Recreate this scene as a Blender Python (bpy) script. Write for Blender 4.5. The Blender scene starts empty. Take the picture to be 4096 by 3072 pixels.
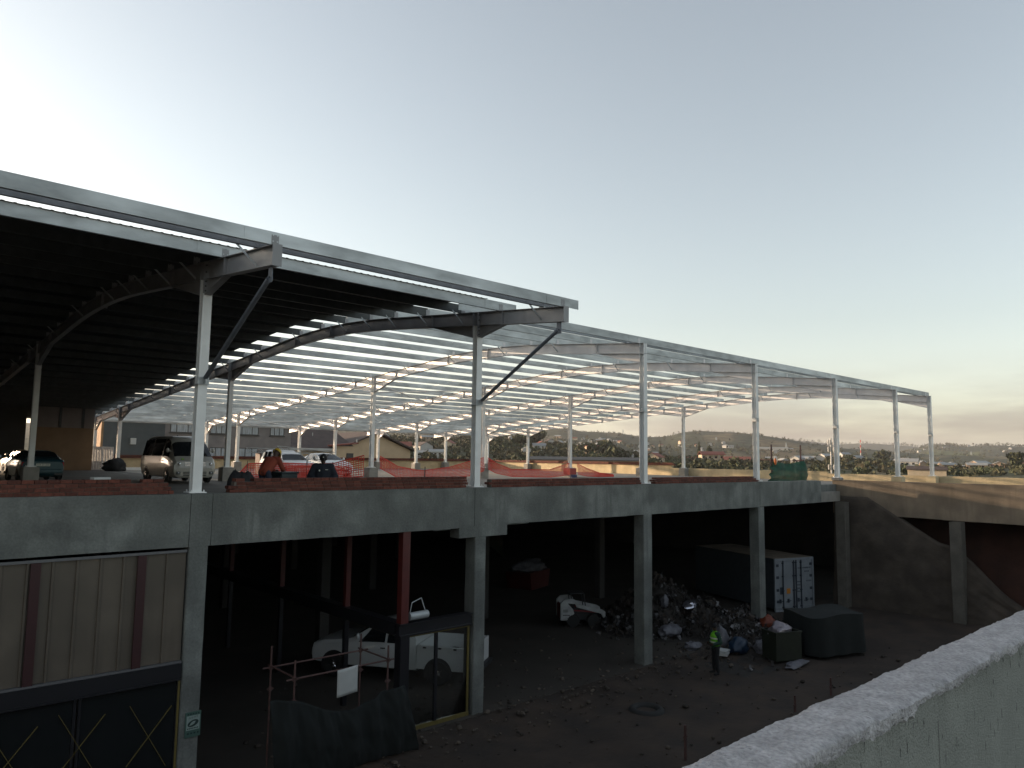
import bpy, bmesh, math, random
from mathutils import Vector, Matrix, noise
from math import sin, cos, tan, pi, radians as rad, sqrt, atan2, hypot
random.seed(7)
SC = bpy.context.scene
COL = SC.collection

# ------------------------------------------------------------------ helpers
class MB:
    """collects shapes, then links them as one mesh object"""
    def __init__(s): s.v = []; s.f = []; s.m = []
    def add(s, vs, fs, mi=0):
        o = len(s.v); s.v += [tuple(v) for v in vs]
        for f in fs: s.f.append(tuple(i + o for i in f)); s.m.append(mi)
    def box(s, a, b, mi=0):
        x0, y0, z0 = a; x1, y1, z1 = b
        s.add([(x0,y0,z0),(x1,y0,z0),(x1,y1,z0),(x0,y1,z0),(x0,y0,z1),(x1,y0,z1),(x1,y1,z1),(x0,y1,z1)],
              [(0,3,2,1),(4,5,6,7),(0,1,5,4),(1,2,6,5),(2,3,7,6),(3,0,4,7)], mi)
    def obox(s, c, size, M, mi=0):
        c = Vector(c); h = [k/2 for k in size]
        vs = [c + M @ Vector((sx*h[0], sy*h[1], sz*h[2])) for sz in (-1,1) for sx, sy in ((-1,-1),(1,-1),(1,1),(-1,1))]
        s.add(vs, [(0,3,2,1),(4,5,6,7),(0,1,5,4),(1,2,6,5),(2,3,7,6),(3,0,4,7)], mi)
    def bar(s, p, q, w, h, up=(0,0,1), mi=0):
        p = Vector(p); q = Vector(q); d = (q-p); L = d.length
        if L < 1e-6: return
        d.normalize(); up = Vector(up)
        if abs(d.dot(up)) > .98: up = Vector((0,1,0))
        a = d.cross(up).normalized(); b = a.cross(d)
        M = Matrix((a, d, b)).transposed()
        s.obox((p+q)/2, (w, L, h), M, mi)
    def tube(s, p, q, r, n=8, r2=None, mi=0, caps=True):
        p = Vector(p); q = Vector(q); d = q-p
        if d.length < 1e-6: return
        d.normalize(); r2 = r if r2 is None else r2
        up = Vector((0,0,1)) if abs(d.z) < .9 else Vector((1,0,0))
        a = d.cross(up).normalized(); b = a.cross(d)
        vs = []
        for c, rr in ((p, r), (q, r2)):
            for i in range(n):
                t = 2*pi*i/n; vs.append(c + (a*cos(t) + b*sin(t))*rr)
        fs = [(i, (i+1) % n, n+(i+1) % n, n+i) for i in range(n)]
        if caps: fs += [tuple(range(n-1,-1,-1)), tuple(range(n, 2*n))]
        s.add(vs, fs, mi)
    def path(s, pts, r, n=6, mi=0):
        for p, q in zip(pts, pts[1:]): s.tube(p, q, r, n, mi=mi)
    def prism(s, pts, axis, a, b, mi=0):
        """polygon in the two other axes, extruded along axis from a to b"""
        def P(u, w, t):
            return {'x': (t,u,w), 'y': (u,t,w), 'z': (u,w,t)}[axis]
        n = len(pts); vs = [P(u,w,a) for u,w in pts] + [P(u,w,b) for u,w in pts]
        fs = [(i,(i+1)%n,n+(i+1)%n,n+i) for i in range(n)] + [tuple(range(n-1,-1,-1)), tuple(range(n,2*n))]
        s.add(vs, fs, mi)
    def lathe(s, prof, c, axis='z', n=20, mi=0):
        """prof: list of (r, t) along axis"""
        c = Vector(c); vs = []
        for r, t in prof:
            for i in range(n):
                a = 2*pi*i/n
                v = {'z': (r*cos(a), r*sin(a), t), 'y': (r*cos(a), t, r*sin(a)), 'x': (t, r*cos(a), r*sin(a))}[axis]
                vs.append(c + Vector(v))
        fs = []
        for k in range(len(prof)-1):
            for i in range(n):
                j = (i+1) % n; fs.append((k*n+i, k*n+j, (k+1)*n+j, (k+1)*n+i))
        fs += [tuple(range(n-1,-1,-1)), tuple(range((len(prof)-1)*n, len(prof)*n))]
        s.add(vs, fs, mi)
    def ball(s, c, r, n=10, m=7, mi=0, sq=(1,1,1)):
        c = Vector(c); vs = [c + Vector((0,0,-r*sq[2]))]
        for k in range(1, m):
            ph = -pi/2 + pi*k/m
            for i in range(n):
                a = 2*pi*i/n
                vs.append(c + Vector((r*cos(ph)*cos(a)*sq[0], r*cos(ph)*sin(a)*sq[1], r*sin(ph)*sq[2])))
        vs.append(c + Vector((0,0,r*sq[2])))
        fs = [(0, 1+(i+1)%n, 1+i) for i in range(n)]
        for k in range(m-2):
            for i in range(n):
                j = (i+1)%n; fs.append((1+k*n+i, 1+k*n+j, 1+(k+1)*n+j, 1+(k+1)*n+i))
        t = len(vs)-1; fs += [(1+(m-2)*n+i, 1+(m-2)*n+(i+1)%n, t) for i in range(n)]
        s.add(vs, fs, mi)
    def sheet(s, grid, mi=0):
        """grid: list of rows of points"""
        n = len(grid[0]); vs = [p for r in grid for p in r]
        fs = [(k*n+i, k*n+i+1, (k+1)*n+i+1, (k+1)*n+i) for k in range(len(grid)-1) for i in range(n-1)]
        s.add(vs, fs, mi)
    def build(s, name, mats, parent=None, world=False, smooth=None, bevel=0, loc=None, solid=0, merge=False):
        me = bpy.data.meshes.new(name)
        me.from_pydata(s.v, [], s.f)
        if not isinstance(mats, (list, tuple)): mats = [mats]
        for m in mats: me.materials.append(m)
        me.polygons.foreach_set('material_index', s.m)
        if bevel or smooth is not None or merge or solid:
            bm = bmesh.new(); bm.from_mesh(me)
            if merge: bmesh.ops.remove_doubles(bm, verts=bm.verts, dist=1e-4)
            if bevel:
                es = [e for e in bm.edges if len(e.link_faces) == 2 and e.calc_face_angle(0) > .6]
                bmesh.ops.bevel(bm, geom=es, offset=bevel, segments=2, affect='EDGES', clamp_overlap=True, profile=.6)
            if solid:
                bmesh.ops.recalc_face_normals(bm, faces=bm.faces)
                bmesh.ops.solidify(bm, geom=bm.faces[:], thickness=solid)
            if smooth is not None:
                for f in bm.faces: f.smooth = True
                for e in bm.edges:
                    if len(e.link_faces) != 2 or e.calc_face_angle(0) > rad(smooth): e.smooth = False
            bm.to_mesh(me); bm.free()
        me.update()
        o = bpy.data.objects.new(name, me); COL.objects.link(o)
        if loc is not None: o.location = loc
        if parent is not None:
            o.parent = parent
            if world: o.matrix_parent_inverse = wmat(parent).inverted()
        return o
def wmat(o):
    M = Matrix.Translation(o.location) @ o.rotation_euler.to_matrix().to_4x4() @ Matrix.Diagonal((*o.scale, 1))
    if o.parent: M = wmat(o.parent) @ o.matrix_parent_inverse @ M
    return M
def tag(o, label=None, cat=None, group=None, kind=None):
    if label: o['label'] = label
    if cat: o['category'] = cat
    if group: o['group'] = group
    if kind: o['kind'] = kind
    return o
def thing(name, label, cat, loc=(0,0,0), rz=0, group=None):
    o = bpy.data.objects.new(name, None); COL.objects.link(o)
    o.empty_display_size = .3; o.location = loc; o.rotation_euler = (0,0,rz)
    return tag(o, label, cat, group)
def kids(o): return [c for c in bpy.data.objects if c.parent == o]
def copy_tree(o, parent=None):
    c = o.copy(); COL.objects.link(c)
    if parent is not None: c.parent = parent
    for ch in kids(o): copy_tree(ch, c)
    return c
def lerp(a, b, t): return a + (b-a)*t
def table(tab, x):
    if x <= tab[0][0]: return tab[0][1]
    for (x0,y0),(x1,y1) in zip(tab, tab[1:]):
        if x <= x1: return y0 + (y1-y0)*(x-x0)/(x1-x0)
    return tab[-1][1]

# ------------------------------------------------------------------ materials
def mat(name, col, rough=.6, metal=0, var=0.0, vscale=4, col2=None, stain=0, sscale=.6, bump=0, bscale=30,
        streak=0, island=0, spec=.5, alpha=1, trans=0, coat=0, emit=None, stretch=(1,1,1), fine=0, fscale=80, speck=0, pscale=60, pstretch=(1,1,.3)):
    m = bpy.data.materials.new(name); m.use_nodes = True
    nt = m.node_tree; N = nt.nodes; L = nt.links; b = N['Principled BSDF']
    b.inputs['Roughness'].default_value = rough; b.inputs['Metallic'].default_value = metal
    b.inputs['Specular IOR Level'].default_value = spec
    b.inputs['Coat Weight'].default_value = coat; b.inputs['Alpha'].default_value = alpha
    b.inputs['Transmission Weight'].default_value = trans
    c = (*col, 1); b.inputs['Base Color'].default_value = c
    if emit:
        b.inputs['Emission Color'].default_value = (*emit[0], 1); b.inputs['Emission Strength'].default_value = emit[1]
    tc = N.new('ShaderNodeTexCoord'); mp = N.new('ShaderNodeMapping'); mp.inputs['Scale'].default_value = stretch
    L.new(tc.outputs['Object'], mp.inputs['Vector']); vec = mp.outputs['Vector']
    cur = None
    def nz(scale, detail=4, v=None):
        n = N.new('ShaderNodeTexNoise'); n.inputs['Scale'].default_value = scale; n.inputs['Detail'].default_value = detail
        L.new(v or vec, n.inputs['Vector']); return n
    def ramp(src, lo, hi, a, bb):
        r = N.new('ShaderNodeMapRange'); r.inputs[1].default_value = lo; r.inputs[2].default_value = hi
        r.inputs[3].default_value = a; r.inputs[4].default_value = bb; L.new(src, r.inputs[0]); return r.outputs[0]
    def mix(fac, a, bcol, mode='MIX'):
        x = N.new('ShaderNodeMix'); x.data_type = 'RGBA'; x.blend_type = mode
        if isinstance(fac, (int,float)): x.inputs[0].default_value = fac
        else: L.new(fac, x.inputs[0])
        for s, v in ((6,a),(7,bcol)):
            if isinstance(v, tuple): x.inputs[s].default_value = v
            else: L.new(v, x.inputs[s])
        return x.outputs[2]
    cur = c
    if var:
        c2 = (*(col2 or tuple(k*(1-var) for k in col)), 1)
        cur = mix(ramp(nz(vscale, 6).outputs[0], .35, .65, 0, 1), cur, c2)
    if stain:
        d = tuple(k*(1-stain) for k in col)
        cur = mix(ramp(nz(sscale, 8).outputs[0], .48, .68, 0, 1), cur, (*d,1))
    if streak:
        m2 = N.new('ShaderNodeMapping'); m2.inputs['Scale'].default_value = (5,5,.35); L.new(tc.outputs['Object'], m2.inputs['Vector'])
        d = tuple(k*(1-streak) for k in col)
        cur = mix(ramp(nz(1.2, 5, m2.outputs[0]).outputs[0], .5, .72, 0, 1), cur, (*d,1))
    if fine:
        h = N.new('ShaderNodeHueSaturation'); L.new(ramp(nz(fscale, 5).outputs[0], .3, .7, 1-fine, 1+fine), h.inputs['Value'])
        if isinstance(cur, tuple): h.inputs['Color'].default_value = cur
        else: L.new(cur, h.inputs['Color'])
        cur = h.outputs[0]
    if speck:
        m3 = N.new('ShaderNodeMapping'); m3.inputs['Scale'].default_value = pstretch; L.new(tc.outputs['Object'], m3.inputs['Vector'])
        d = tuple(k*(1-speck) for k in col)
        cur = mix(ramp(nz(pscale, 3, m3.outputs[0]).outputs[0], .64, .69, 0, 1), cur, (*d,1))
    if island:
        g = N.new('ShaderNodeNewGeometry')
        r = ramp(g.outputs['Random Per Island'], 0, 1, 1-island, 1+island)
        h = N.new('ShaderNodeHueSaturation'); L.new(r, h.inputs['Value'])
        if isinstance(cur, tuple): h.inputs['Color'].default_value = cur
        else: L.new(cur, h.inputs['Color'])
        cur = h.outputs[0]
    if not isinstance(cur, tuple): L.new(cur, b.inputs['Base Color'])
    if bump:
        bp = N.new('ShaderNodeBump'); bp.inputs['Strength'].default_value = bump; bp.inputs['Distance'].default_value = .02
        L.new(nz(bscale, 6).outputs[0], bp.inputs['Height']); L.new(bp.outputs[0], b.inputs['Normal'])
    return m
M = {}
M['concrete'] = mat('cast_concrete', (.178,.188,.176), .85, var=.5, vscale=1.3, stain=.5, sscale=.55, bump=.5, bscale=14, streak=.4, fine=.15, fscale=22)
M['concrete_pale'] = mat('pale_concrete', (.27,.255,.23), .85, var=.25, vscale=2.5, stain=.3, sscale=1.1, bump=.3, bscale=18)
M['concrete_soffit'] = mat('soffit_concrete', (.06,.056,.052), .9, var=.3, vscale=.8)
M['return_concrete'] = mat('tan_stained_concrete', (.21,.168,.125), .88, var=.3, vscale=1.5, stain=.4, sscale=.7, bump=.3, bscale=18, streak=.3)
M['plaster'] = mat('cream_plaster', (.52,.42,.26), .85, var=.22, vscale=1.5, stain=.3, sscale=.9, bump=.15, bscale=30, streak=.2)
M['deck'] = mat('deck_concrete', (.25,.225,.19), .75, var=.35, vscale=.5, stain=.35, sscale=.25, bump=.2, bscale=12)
M['deck_shade'] = mat('shade_toned_deck_concrete', (.1,.092,.08), .8, var=.35, vscale=.5, stain=.35, sscale=.25)  # darker deck copy, the sheeted roof's shade painted into the slab colour
M['capping'] = mat('weathered_capping', (.47,.455,.465), .95, var=.3, vscale=11, stain=.3, sscale=3, bump=1, bscale=80, fine=.24, fscale=55, speck=.4, pscale=38, pstretch=(1,1,1))
M['parapet'] = mat('parapet_render', (.25,.26,.235), .9, var=.18, vscale=4, stain=.2, sscale=2.2, bump=.7, bscale=120, streak=.15, fine=.18, fscale=140, speck=.7, pscale=42)
M['white_steel'] = mat('white_painted_steel', (.72,.73,.72), .4, var=.14, vscale=1.2, stain=.12, sscale=3, bump=.05, bscale=8)
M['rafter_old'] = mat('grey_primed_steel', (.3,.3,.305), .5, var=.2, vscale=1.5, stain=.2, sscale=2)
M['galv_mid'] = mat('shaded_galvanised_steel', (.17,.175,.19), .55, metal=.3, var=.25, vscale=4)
M['galv_shade'] = mat('shade_toned_galvanised_steel', (.075,.082,.082), .6, metal=.2, var=.3, vscale=5, stain=.3, sscale=1.6)  # darker copy of galv: shade under the roof sheets put into the colour
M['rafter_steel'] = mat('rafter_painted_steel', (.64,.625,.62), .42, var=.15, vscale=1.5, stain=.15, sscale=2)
M['galv'] = mat('galvanised_steel', (.41,.435,.44), .5, metal=.3, var=.3, vscale=5, stain=-.5, sscale=1.1, stretch=(.35,1,1))
M['dark_tube'] = mat('dark_grey_steel', (.16,.18,.21), .5, metal=.3, var=.2, vscale=6)
M['bolt'] = mat('bolt_steel', (.08,.08,.08), .5, metal=.6)
M['roof'] = mat('roof_sheet', (.022,.026,.026), .6, var=.15, vscale=2)
M['brick'] = mat('red_clay_brick', (.12,.036,.023), .9, var=.4, vscale=14, island=.35, bump=.4, bscale=40)
M['mortar'] = mat('mortar', (.12,.1,.085), .95, var=.2, vscale=20)
M['black_steel'] = mat('black_painted_steel', (.014,.014,.017), .35)
M['red_steel'] = mat('red_oxide_steel', (.08,.011,.009), .5, var=.2, vscale=5)
M['red_dark'] = mat('dull_red_steel', (.034,.006,.007), .6, var=.2, vscale=5)
M['glass'] = mat('dark_glass', (.01,.012,.013), .06, spec=.5)
def clear_glass():
    m = bpy.data.materials.new('shop_glass'); m.use_nodes = True; nt = m.node_tree; nt.nodes.clear()
    o = nt.nodes.new('ShaderNodeOutputMaterial'); mx = nt.nodes.new('ShaderNodeMixShader'); t = nt.nodes.new('ShaderNodeBsdfTransparent')
    g = nt.nodes.new('ShaderNodeBsdfGlossy'); g.inputs['Roughness'].default_value = .03; fr = nt.nodes.new('ShaderNodeFresnel'); fr.inputs[0].default_value = 1.5
    t.inputs[0].default_value = (.93,.95,.94,1)
    nt.links.new(fr.outputs[0], mx.inputs[0]); nt.links.new(t.outputs[0], mx.inputs[1]); nt.links.new(g.outputs[0], mx.inputs[2]); nt.links.new(mx.outputs[0], o.inputs[0])
    return m
M['clear_glass'] = clear_glass()
M['rubber'] = mat('tyre_rubber', (.018,.018,.018), .85)
M['chrome'] = mat('chrome', (.7,.7,.72), .15, metal=1)
M['plastic_black'] = mat('black_plastic', (.02,.02,.022), .5)

# ------------------------------------------------------------------ camera
def make_camera():
    f, p, r, y = 2954.1, .10038, .01347, .73951
    fwd = Vector((sin(y)*cos(p), cos(y)*cos(p), sin(p))); right = Vector((cos(y), -sin(y), 0)); up = right.cross(fwd)
    a = right*cos(r) + up*sin(r); b = -right*sin(r) + up*cos(r)
    cd = bpy.data.cameras.new('camera'); cd.sensor_width = 36; cd.lens = f/4096*36; cd.clip_start = .05; cd.clip_end = 30000
    o = bpy.data.objects.new('camera', cd); COL.objects.link(o)
    Mx = Matrix((a, b, -fwd)).transposed().to_4x4(); Mx.translation = (0,0,7.4); o.matrix_world = Mx
    SC.camera = o
make_camera()

# ------------------------------------------------------------------ sky and sun
SUN_AZ, SUN_EL = rad(-29), rad(6.7)          # azimuth from +Y towards +X
SDIR = Vector((sin(SUN_AZ)*cos(SUN_EL), cos(SUN_AZ)*cos(SUN_EL), sin(SUN_EL)))
def make_light():
    sd = bpy.data.lights.new('sun', 'SUN'); sd.energy = 3.2; sd.angle = rad(.5); sd.color = (1, .74, .50)
    so = bpy.data.objects.new('sun', sd); COL.objects.link(so)
    so.rotation_euler = (-SDIR).to_track_quat('-Z', 'Y').to_euler(); so.location = SDIR*200
    w = bpy.data.worlds.new('World'); SC.world = w; w.use_nodes = True
    nt = w.node_tree; N = nt.nodes; L = nt.links; bg = N['Background']
    sky = N.new('ShaderNodeTexSky'); sky.sky_type = 'NISHITA'; sky.sun_disc = False
    sky.sun_elevation = SUN_EL; sky.sun_rotation = SUN_AZ; sky.air_density = 1.0; sky.dust_density = 1.7; sky.ozone_density = 1.0; sky.altitude = 60
    # the day's thin haze greys the blue
    hs = N.new('ShaderNodeHueSaturation'); hs.inputs['Saturation'].default_value = .52; L.new(sky.outputs[0], hs.inputs['Color']); hs.inputs['Hue'].default_value = .5
    # low streaky cloud near the horizon
    tc = N.new('ShaderNodeTexCoord'); sp = N.new('ShaderNodeSeparateXYZ'); L.new(tc.outputs['Generated'], sp.inputs[0])
    mp = N.new('ShaderNodeMapping'); mp.inputs['Scale'].default_value = (1.6,1.6,11); L.new(tc.outputs['Generated'], mp.inputs['Vector'])
    nz = N.new('ShaderNodeTexNoise'); nz.inputs['Scale'].default_value = 2.4; nz.inputs['Detail'].default_value = 7; nz.inputs['Roughness'].default_value = .55
    L.new(mp.outputs[0], nz.inputs['Vector'])
    def mr(src, a, b, c, d):
        r = N.new('ShaderNodeMapRange'); r.interpolation_type = 'SMOOTHSTEP'
        for i, v in enumerate((a,b,c,d)): r.inputs[i+1].default_value = v
        L.new(src, r.inputs[0]); return r.outputs[0]
    low = mr(sp.outputs[2], .03, .14, 1, 0)
    cov = mr(nz.outputs[0], .36, .62, 0, 1)
    mu = N.new('ShaderNodeMath'); mu.operation = 'MULTIPLY'; L.new(low, mu.inputs[0]); L.new(cov, mu.inputs[1])
    mk = N.new('ShaderNodeMath'); mk.operation = 'MULTIPLY'; L.new(mu.outputs[0], mk.inputs[0]); mk.inputs[1].default_value = 1.0
    gm = N.new('ShaderNodeMix'); gm.data_type = 'RGBA'; gm.blend_type = 'MULTIPLY'; gm.inputs[0].default_value = 1
    L.new(hs.outputs[0], gm.inputs[6]); gm.inputs[7].default_value = (.6,.57,.62,1)
    mx = N.new('ShaderNodeMix'); mx.data_type = 'RGBA'; L.new(mk.outputs[0], mx.inputs[0]); L.new(hs.outputs[0], mx.inputs[6]); L.new(gm.outputs[2], mx.inputs[7])
    tn = N.new('ShaderNodeMix'); tn.data_type = 'RGBA'; tn.blend_type = 'MULTIPLY'; tn.inputs[0].default_value = 1; tn.inputs[7].default_value = (.985,.985,.975,1); L.new(mx.outputs[2], tn.inputs[6]); L.new(tn.outputs[2], bg.inputs['Color']); bg.inputs['Strength'].default_value = .15
make_light()
SC.view_settings.view_transform = 'Standard'; SC.view_settings.look = 'None'; SC.view_settings.gamma = 1
SC.view_settings.exposure = 1.36
SC.cycles.max_bounces = 8; SC.cycles.transparent_max_bounces = 16
SC.cycles.use_denoising = True
# ------------------------------------------------------------------ the steel shed
FX = [-10.33, -2.11, 6.11, 14.33, 22.55, 30.78, 39.0, 47.22, 53.0]
YA, YB, YC, YD = 17.3, 36.48, 55.53, 61.93
RID = 26.4
def zr(Y):                                  # top of the rafters
    d = Y - RID; a, b, L = .094, .075, 4.0
    if d < -L: return 12.72 + a*d
    if d > L: return 12.72 - b*d
    t = (d + L)/(2*L)                       # quadratic blend between the two slopes
    p0, p1, p2 = 12.72 - a*L, 12.72, 12.72 - b*L
    return (1-t)**2*p0 + 2*t*(1-t)*p1 + t*t*p2
RD = .42
def zdeck(Y): return 6.0 + .005*max(0, Y-17)
PUR = [18.05, 19.95, 21.85, 23.5, 25.3, 27.2, 29.1, 31.0, 32.95, 34.9, 36.85, 38.8, 40.75, 42.7, 44.65, 46.6, 48.55, 50.5, 52.4, 54.3, 56.2, 58.1, 60.0, 61.9, 63.5]

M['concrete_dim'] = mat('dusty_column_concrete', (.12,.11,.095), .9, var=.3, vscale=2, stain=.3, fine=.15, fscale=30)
shed = thing('steel_shed', 'open steel shed of white portal frames on the parking deck, roof partly sheeted', 'shed', (14.33, 17.3, 6.5))

def column(X, Y, z0, z1, parent, cleat=None, first=False):
    m = MB()
    w, d, t = .21, .21, .014
    m.box((X-w/2, Y-d/2, z0+.02), (X+w/2, Y-d/2+t, z1)); m.box((X-w/2, Y+d/2-t, z0+.02), (X+w/2, Y+d/2, z1))
    m.box((X-.005, Y-d/2+t, z0+.02), (X+.005, Y+d/2-t, z1))
    o = m.build('column', M['white_steel'], parent, world=True)
    b = MB(); b.box((X-.19, Y-.19, z0), (X+.19, Y+.19, z0+.022))
    for sx in (-1,1):
        for sy in (-1,1): b.tube((X+sx*.14, Y+sy*.14, z0+.02), (X+sx*.14, Y+sy*.14, z0+.07), .015, 6)
    b.build('base_plate', M['white_steel'], o, world=True)
    if cleat:
        c = MB(); c.box((X-.125, Y-.125, cleat-.09), (X+.125, Y+.125, cleat-.075)); c.box((X-.1, Y-.118, cleat-.075), (X+.1, Y-.105, cleat+.08))
        c.box((X-.118, Y-.1, cleat-.07), (X-.105, Y+.1, cleat+.08)); c.build('cleat', M['galv'], o, world=True)
    return o

def rafter(i):
    X = FX[i]; cant = i <= 3
    y0 = 13.58 if cant else YA-.105
    ys = [y0]
    y = math.ceil(y0*2)/2 + .5
    while y < 64: ys.append(y); y += .75
    ys.append(64.0)
    m = MB(); fw = .17; t = .015
    for a, b in zip(ys, ys[1:]):
        za, zb = zr(a), zr(b)
        for (h0, h1, w) in ((0, t, fw), (RD-t, RD, fw), (t, RD-t, .011)):
            m.add([(X-w/2,a,za-h1),(X+w/2,a,za-h1),(X+w/2,b,zb-h1),(X-w/2,b,zb-h1),(X-w/2,a,za-h0),(X+w/2,a,za-h0),(X+w/2,b,zb-h0),(X-w/2,b,zb-h0)],
                  [(0,3,2,1),(4,5,6,7),(0,1,5,4),(1,2,6,5),(2,3,7,6),(3,0,4,7)])
    # splice plates, stiffeners and the purlin cleats welded on top
    for ys_ in (26.4, 45.5):
        z = zr(ys_); m.box((X-.1, ys_-.02, z-RD-.05), (X+.1, ys_+.02, z+.03))
    st = [YA-.12, YA+.12, 16.1, 19.6, YB-.12, YB+.12, YB-2.3, YC-.12, YC+.12, YC-2.0, YD, YB+2, 29.5, 42]
    for s in st:
        if s > y0+.05: z = zr(s); m.box((X-.08, s-.006, z-RD+t), (X+.08, s+.006, z-t))
    if cant: m.box((X-.1, y0-.012, zr(y0)-RD-.01), (X+.1, y0, zr(y0)+.01))
    for p in ([13.7, 14.55, 16.25] if cant else [17.5]) + PUR:
        z = zr(p); m.box((X-.075, p-.012, z-.004), (X+.075, p-.002, z+.2))
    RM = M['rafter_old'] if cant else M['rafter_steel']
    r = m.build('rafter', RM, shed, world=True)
    # haunches: a tapered web and its flange under the rafter each side of a column
    def haunch(Yc, dy, drop):
        h = MB()
        a, b = Yc + (.105 if dy > 0 else -.105), Yc + dy
        za, zb = zr(a)-RD, zr(b)-RD
        pts = [(a, za-.001), (b, zb-.001), (a, za-drop)]
        h.prism(pts, 'x', X-.006, X+.006)
        h.bar((X, a, za-drop), (X, b, zb), .16, .014)
        h.build('haunch', RM, r, world=True)
    if cant: haunch(YA, -1.25, .36)
    haunch(YA, 2.3, .38)
    haunch(YB, -2.4, .5); haunch(YB, 2.2, .42)
    haunch(YC, -2.2, .5); haunch(YC, 1.6, .35)
    haunch(YD, -1.3, .55)
    for Yc in (YA, YB, YC, YD):
        front = Yc == YA
        z0 = (6.53 if i <= 5 else 6.62) if front else zdeck(Yc) + .68
        column(X, Yc, z0, zr(Yc)-.002 if not (front and cant) else zr(Yc)-RD-.002, r, cleat=9.3 if front and i >= 4 else None)
    if cant:
        e = MB(); zt = zr(YA)-.03; zb = zr(YA)-RD-.35
        e.box((X-.115, YA-.125, zb), (X+.115, YA-.108, zt)); e.box((X-.115, YA+.108, zb), (X+.115, YA+.125, zt)); e.build('end_plate', RM, r, world=True)
        e = MB()
        for zz in (zb+.06, zb+.17, zb+.28, zb+.5, zb+.66):
            for dx in (-.07, .07):
                for sy in (-1, 1): e.tube((X+dx, YA+sy*.125, zz), (X+dx, YA+sy*.15, zz), .019, 6)
        b = e.build('bolts', M['bolt'], r, world=True)
        k = MB(); p, q = Vector((X, 13.82, 10.93)), Vector((X, 17.1, 9.1)); d = (q-p).normalized()
        k.tube(p + d*.1, q - d*.06, .052, 10)
        k.box((X-.008, 13.75, 10.8), (X+.008, 13.92, zr(13.8)-RD)); k.tube((X-.05, 13.84, 10.9), (X+.05, 13.84, 10.9), .022, 6)
        k.obox(p + d*.1, (.02, .2, .14), Matrix.Rotation(atan2(d.z, d.y), 3, 'X'))
        k.build('knee_brace', M['dark_tube'], r, world=True)
        k = MB(); k.box((X-.13, 17.17, 8.98), (X+.13, 17.43, 9.0)); k.box((X-.13, 17.17, 9.0), (X+.13, 17.19, 9.16)); k.box((X-.01, 17.0, 9.0), (X+.01, 17.17, 9.16))
        k.build('brace_bracket', M['galv'], r, world=True)
    # fly braces from the rafter's lower flange up to every second purlin
    ps = ([14.55] if cant else []) + (PUR[:5] if cant else PUR[2:5:2]) + PUR[6::2]
    for p in ps:
        z = zr(p)
        f = MB(); f.bar((X+.02, p, z-RD+.06), (X-.55, p+.03, z+.16), .045, .006); f.bar((X+.02, p-.02, z-RD+.06), (X-.55, p+.01, z+.16), .006, .045)
        f.build('fly_brace', M['galv'], r, world=True)
    return r
for i in range(1, 9): rafter(i)

def purlin(Y, x0, x1, name='purlin', mt='galv', lift=0, h=.265):
    m = MB(); z = zr(Y) + lift + random.uniform(-.006,.006); f = .075; t = .005
    m.box((x0, Y, z), (x1, Y+t, z+h)); m.box((x0, Y+t, z), (x1, Y+f, z+t)); m.box((x0, Y+t, z+h-t), (x1, Y+f, z+h))
    m.box((x0, Y+f-t, z+t), (x1, Y+f, z+.022)); m.box((x0, Y+f-t, z+h-.022), (x1, Y+f, z+h-t))
    # lapped joints over the frames, a pair of bolts each side
    for X in FX:
        if x0 < X < x1:
            m.box((X-.62, Y-.006, z+.004), (X+.62, Y-.0005, z+h-.004))
            for dx in (-.045, .045):
                for dz in (.07, .19): m.box((X+dx-.012, Y-.018, z+dz-.012), (X+dx+.012, Y-.0065, z+dz+.012))
    m.build(name, M[mt], shed, world=True)
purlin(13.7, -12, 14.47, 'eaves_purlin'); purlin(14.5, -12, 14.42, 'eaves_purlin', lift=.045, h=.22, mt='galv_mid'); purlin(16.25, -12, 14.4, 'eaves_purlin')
purlin(17.5, 14.2, 53.12, 'eaves_purlin')
for p in PUR: purlin(p, -12, 14.326, mt='galv_shade'); purlin(p, 14.334, 53.12)

def sheeting():
    m = MB(); ys = [16.2] + [17 + 2*k for k in range(24)] + [64.05]
    rows = []; x = -12.0; xs = []
    while x < 13.62:                         # trapezoid ribs running up the slope
        for dx, dz in ((0,0),(.11,0),(.125,.01),(.165,.01),(.18,0)): xs.append((x+dx, dz))
        x += .2
    for y in ys: rows.append([(xx, y, zr(y) + .274 + dz) for xx, dz in xs])
    m.sheet(rows); m.build('roof_sheeting', M['roof'], shed, world=True)
sheeting()
# sag rods between the purlins and the crossed bracing of one bay
for a, b in zip(FX[3:], FX[4:]):
    for k in (1/3, 2/3):
        X = lerp(a, b, k); m = MB()
        for p, q in zip(PUR[6:], PUR[7:]): m.tube((X, p, zr(p)+.16), (X, q, zr(q)+.11), .009, 5)
        m.build('sag_rod', M['galv'], shed, world=True)
a, b = FX[4], FX[5]
for y0, y1 in ((36.9, 42.6), (42.9, 48.5), (48.8, 55.2), (55.8, 61.8)):
    for s in (0, 1):
        m = MB(); p = (a+.1, y0 if s else y1, 0); q = (b-.1, y1 if s else y0, 0); dz = -.16 - .07*s
        m.tube((p[0], p[1], zr(p[1])+dz), (q[0], q[1], zr(q[1])+dz), .042, 8)
        m.build('cross_brace', M['white_steel'], shed, world=True)
# end gutter board along the back eave
m = MB(); z = zr(64); m.box((-12, 64.02, z-.05), (53.1, 64.06, z+.3)); m.box((-12, 64.06, z-.05), (53.1, 64.2, z-.03)); m.build('gutter', M['galv'], shed, world=True)

# ------------------------------------------------------------------ the concrete parking deck
deckb = thing('parking_deck', 'unfinished concrete parking deck on columns with a deep stained front beam, open below', 'parking deck', (14.33, 17.05, 0))
def part(m, name, mt, parent=deckb, **k): return m.build(name, mt, parent, world=True, **k)
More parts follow.
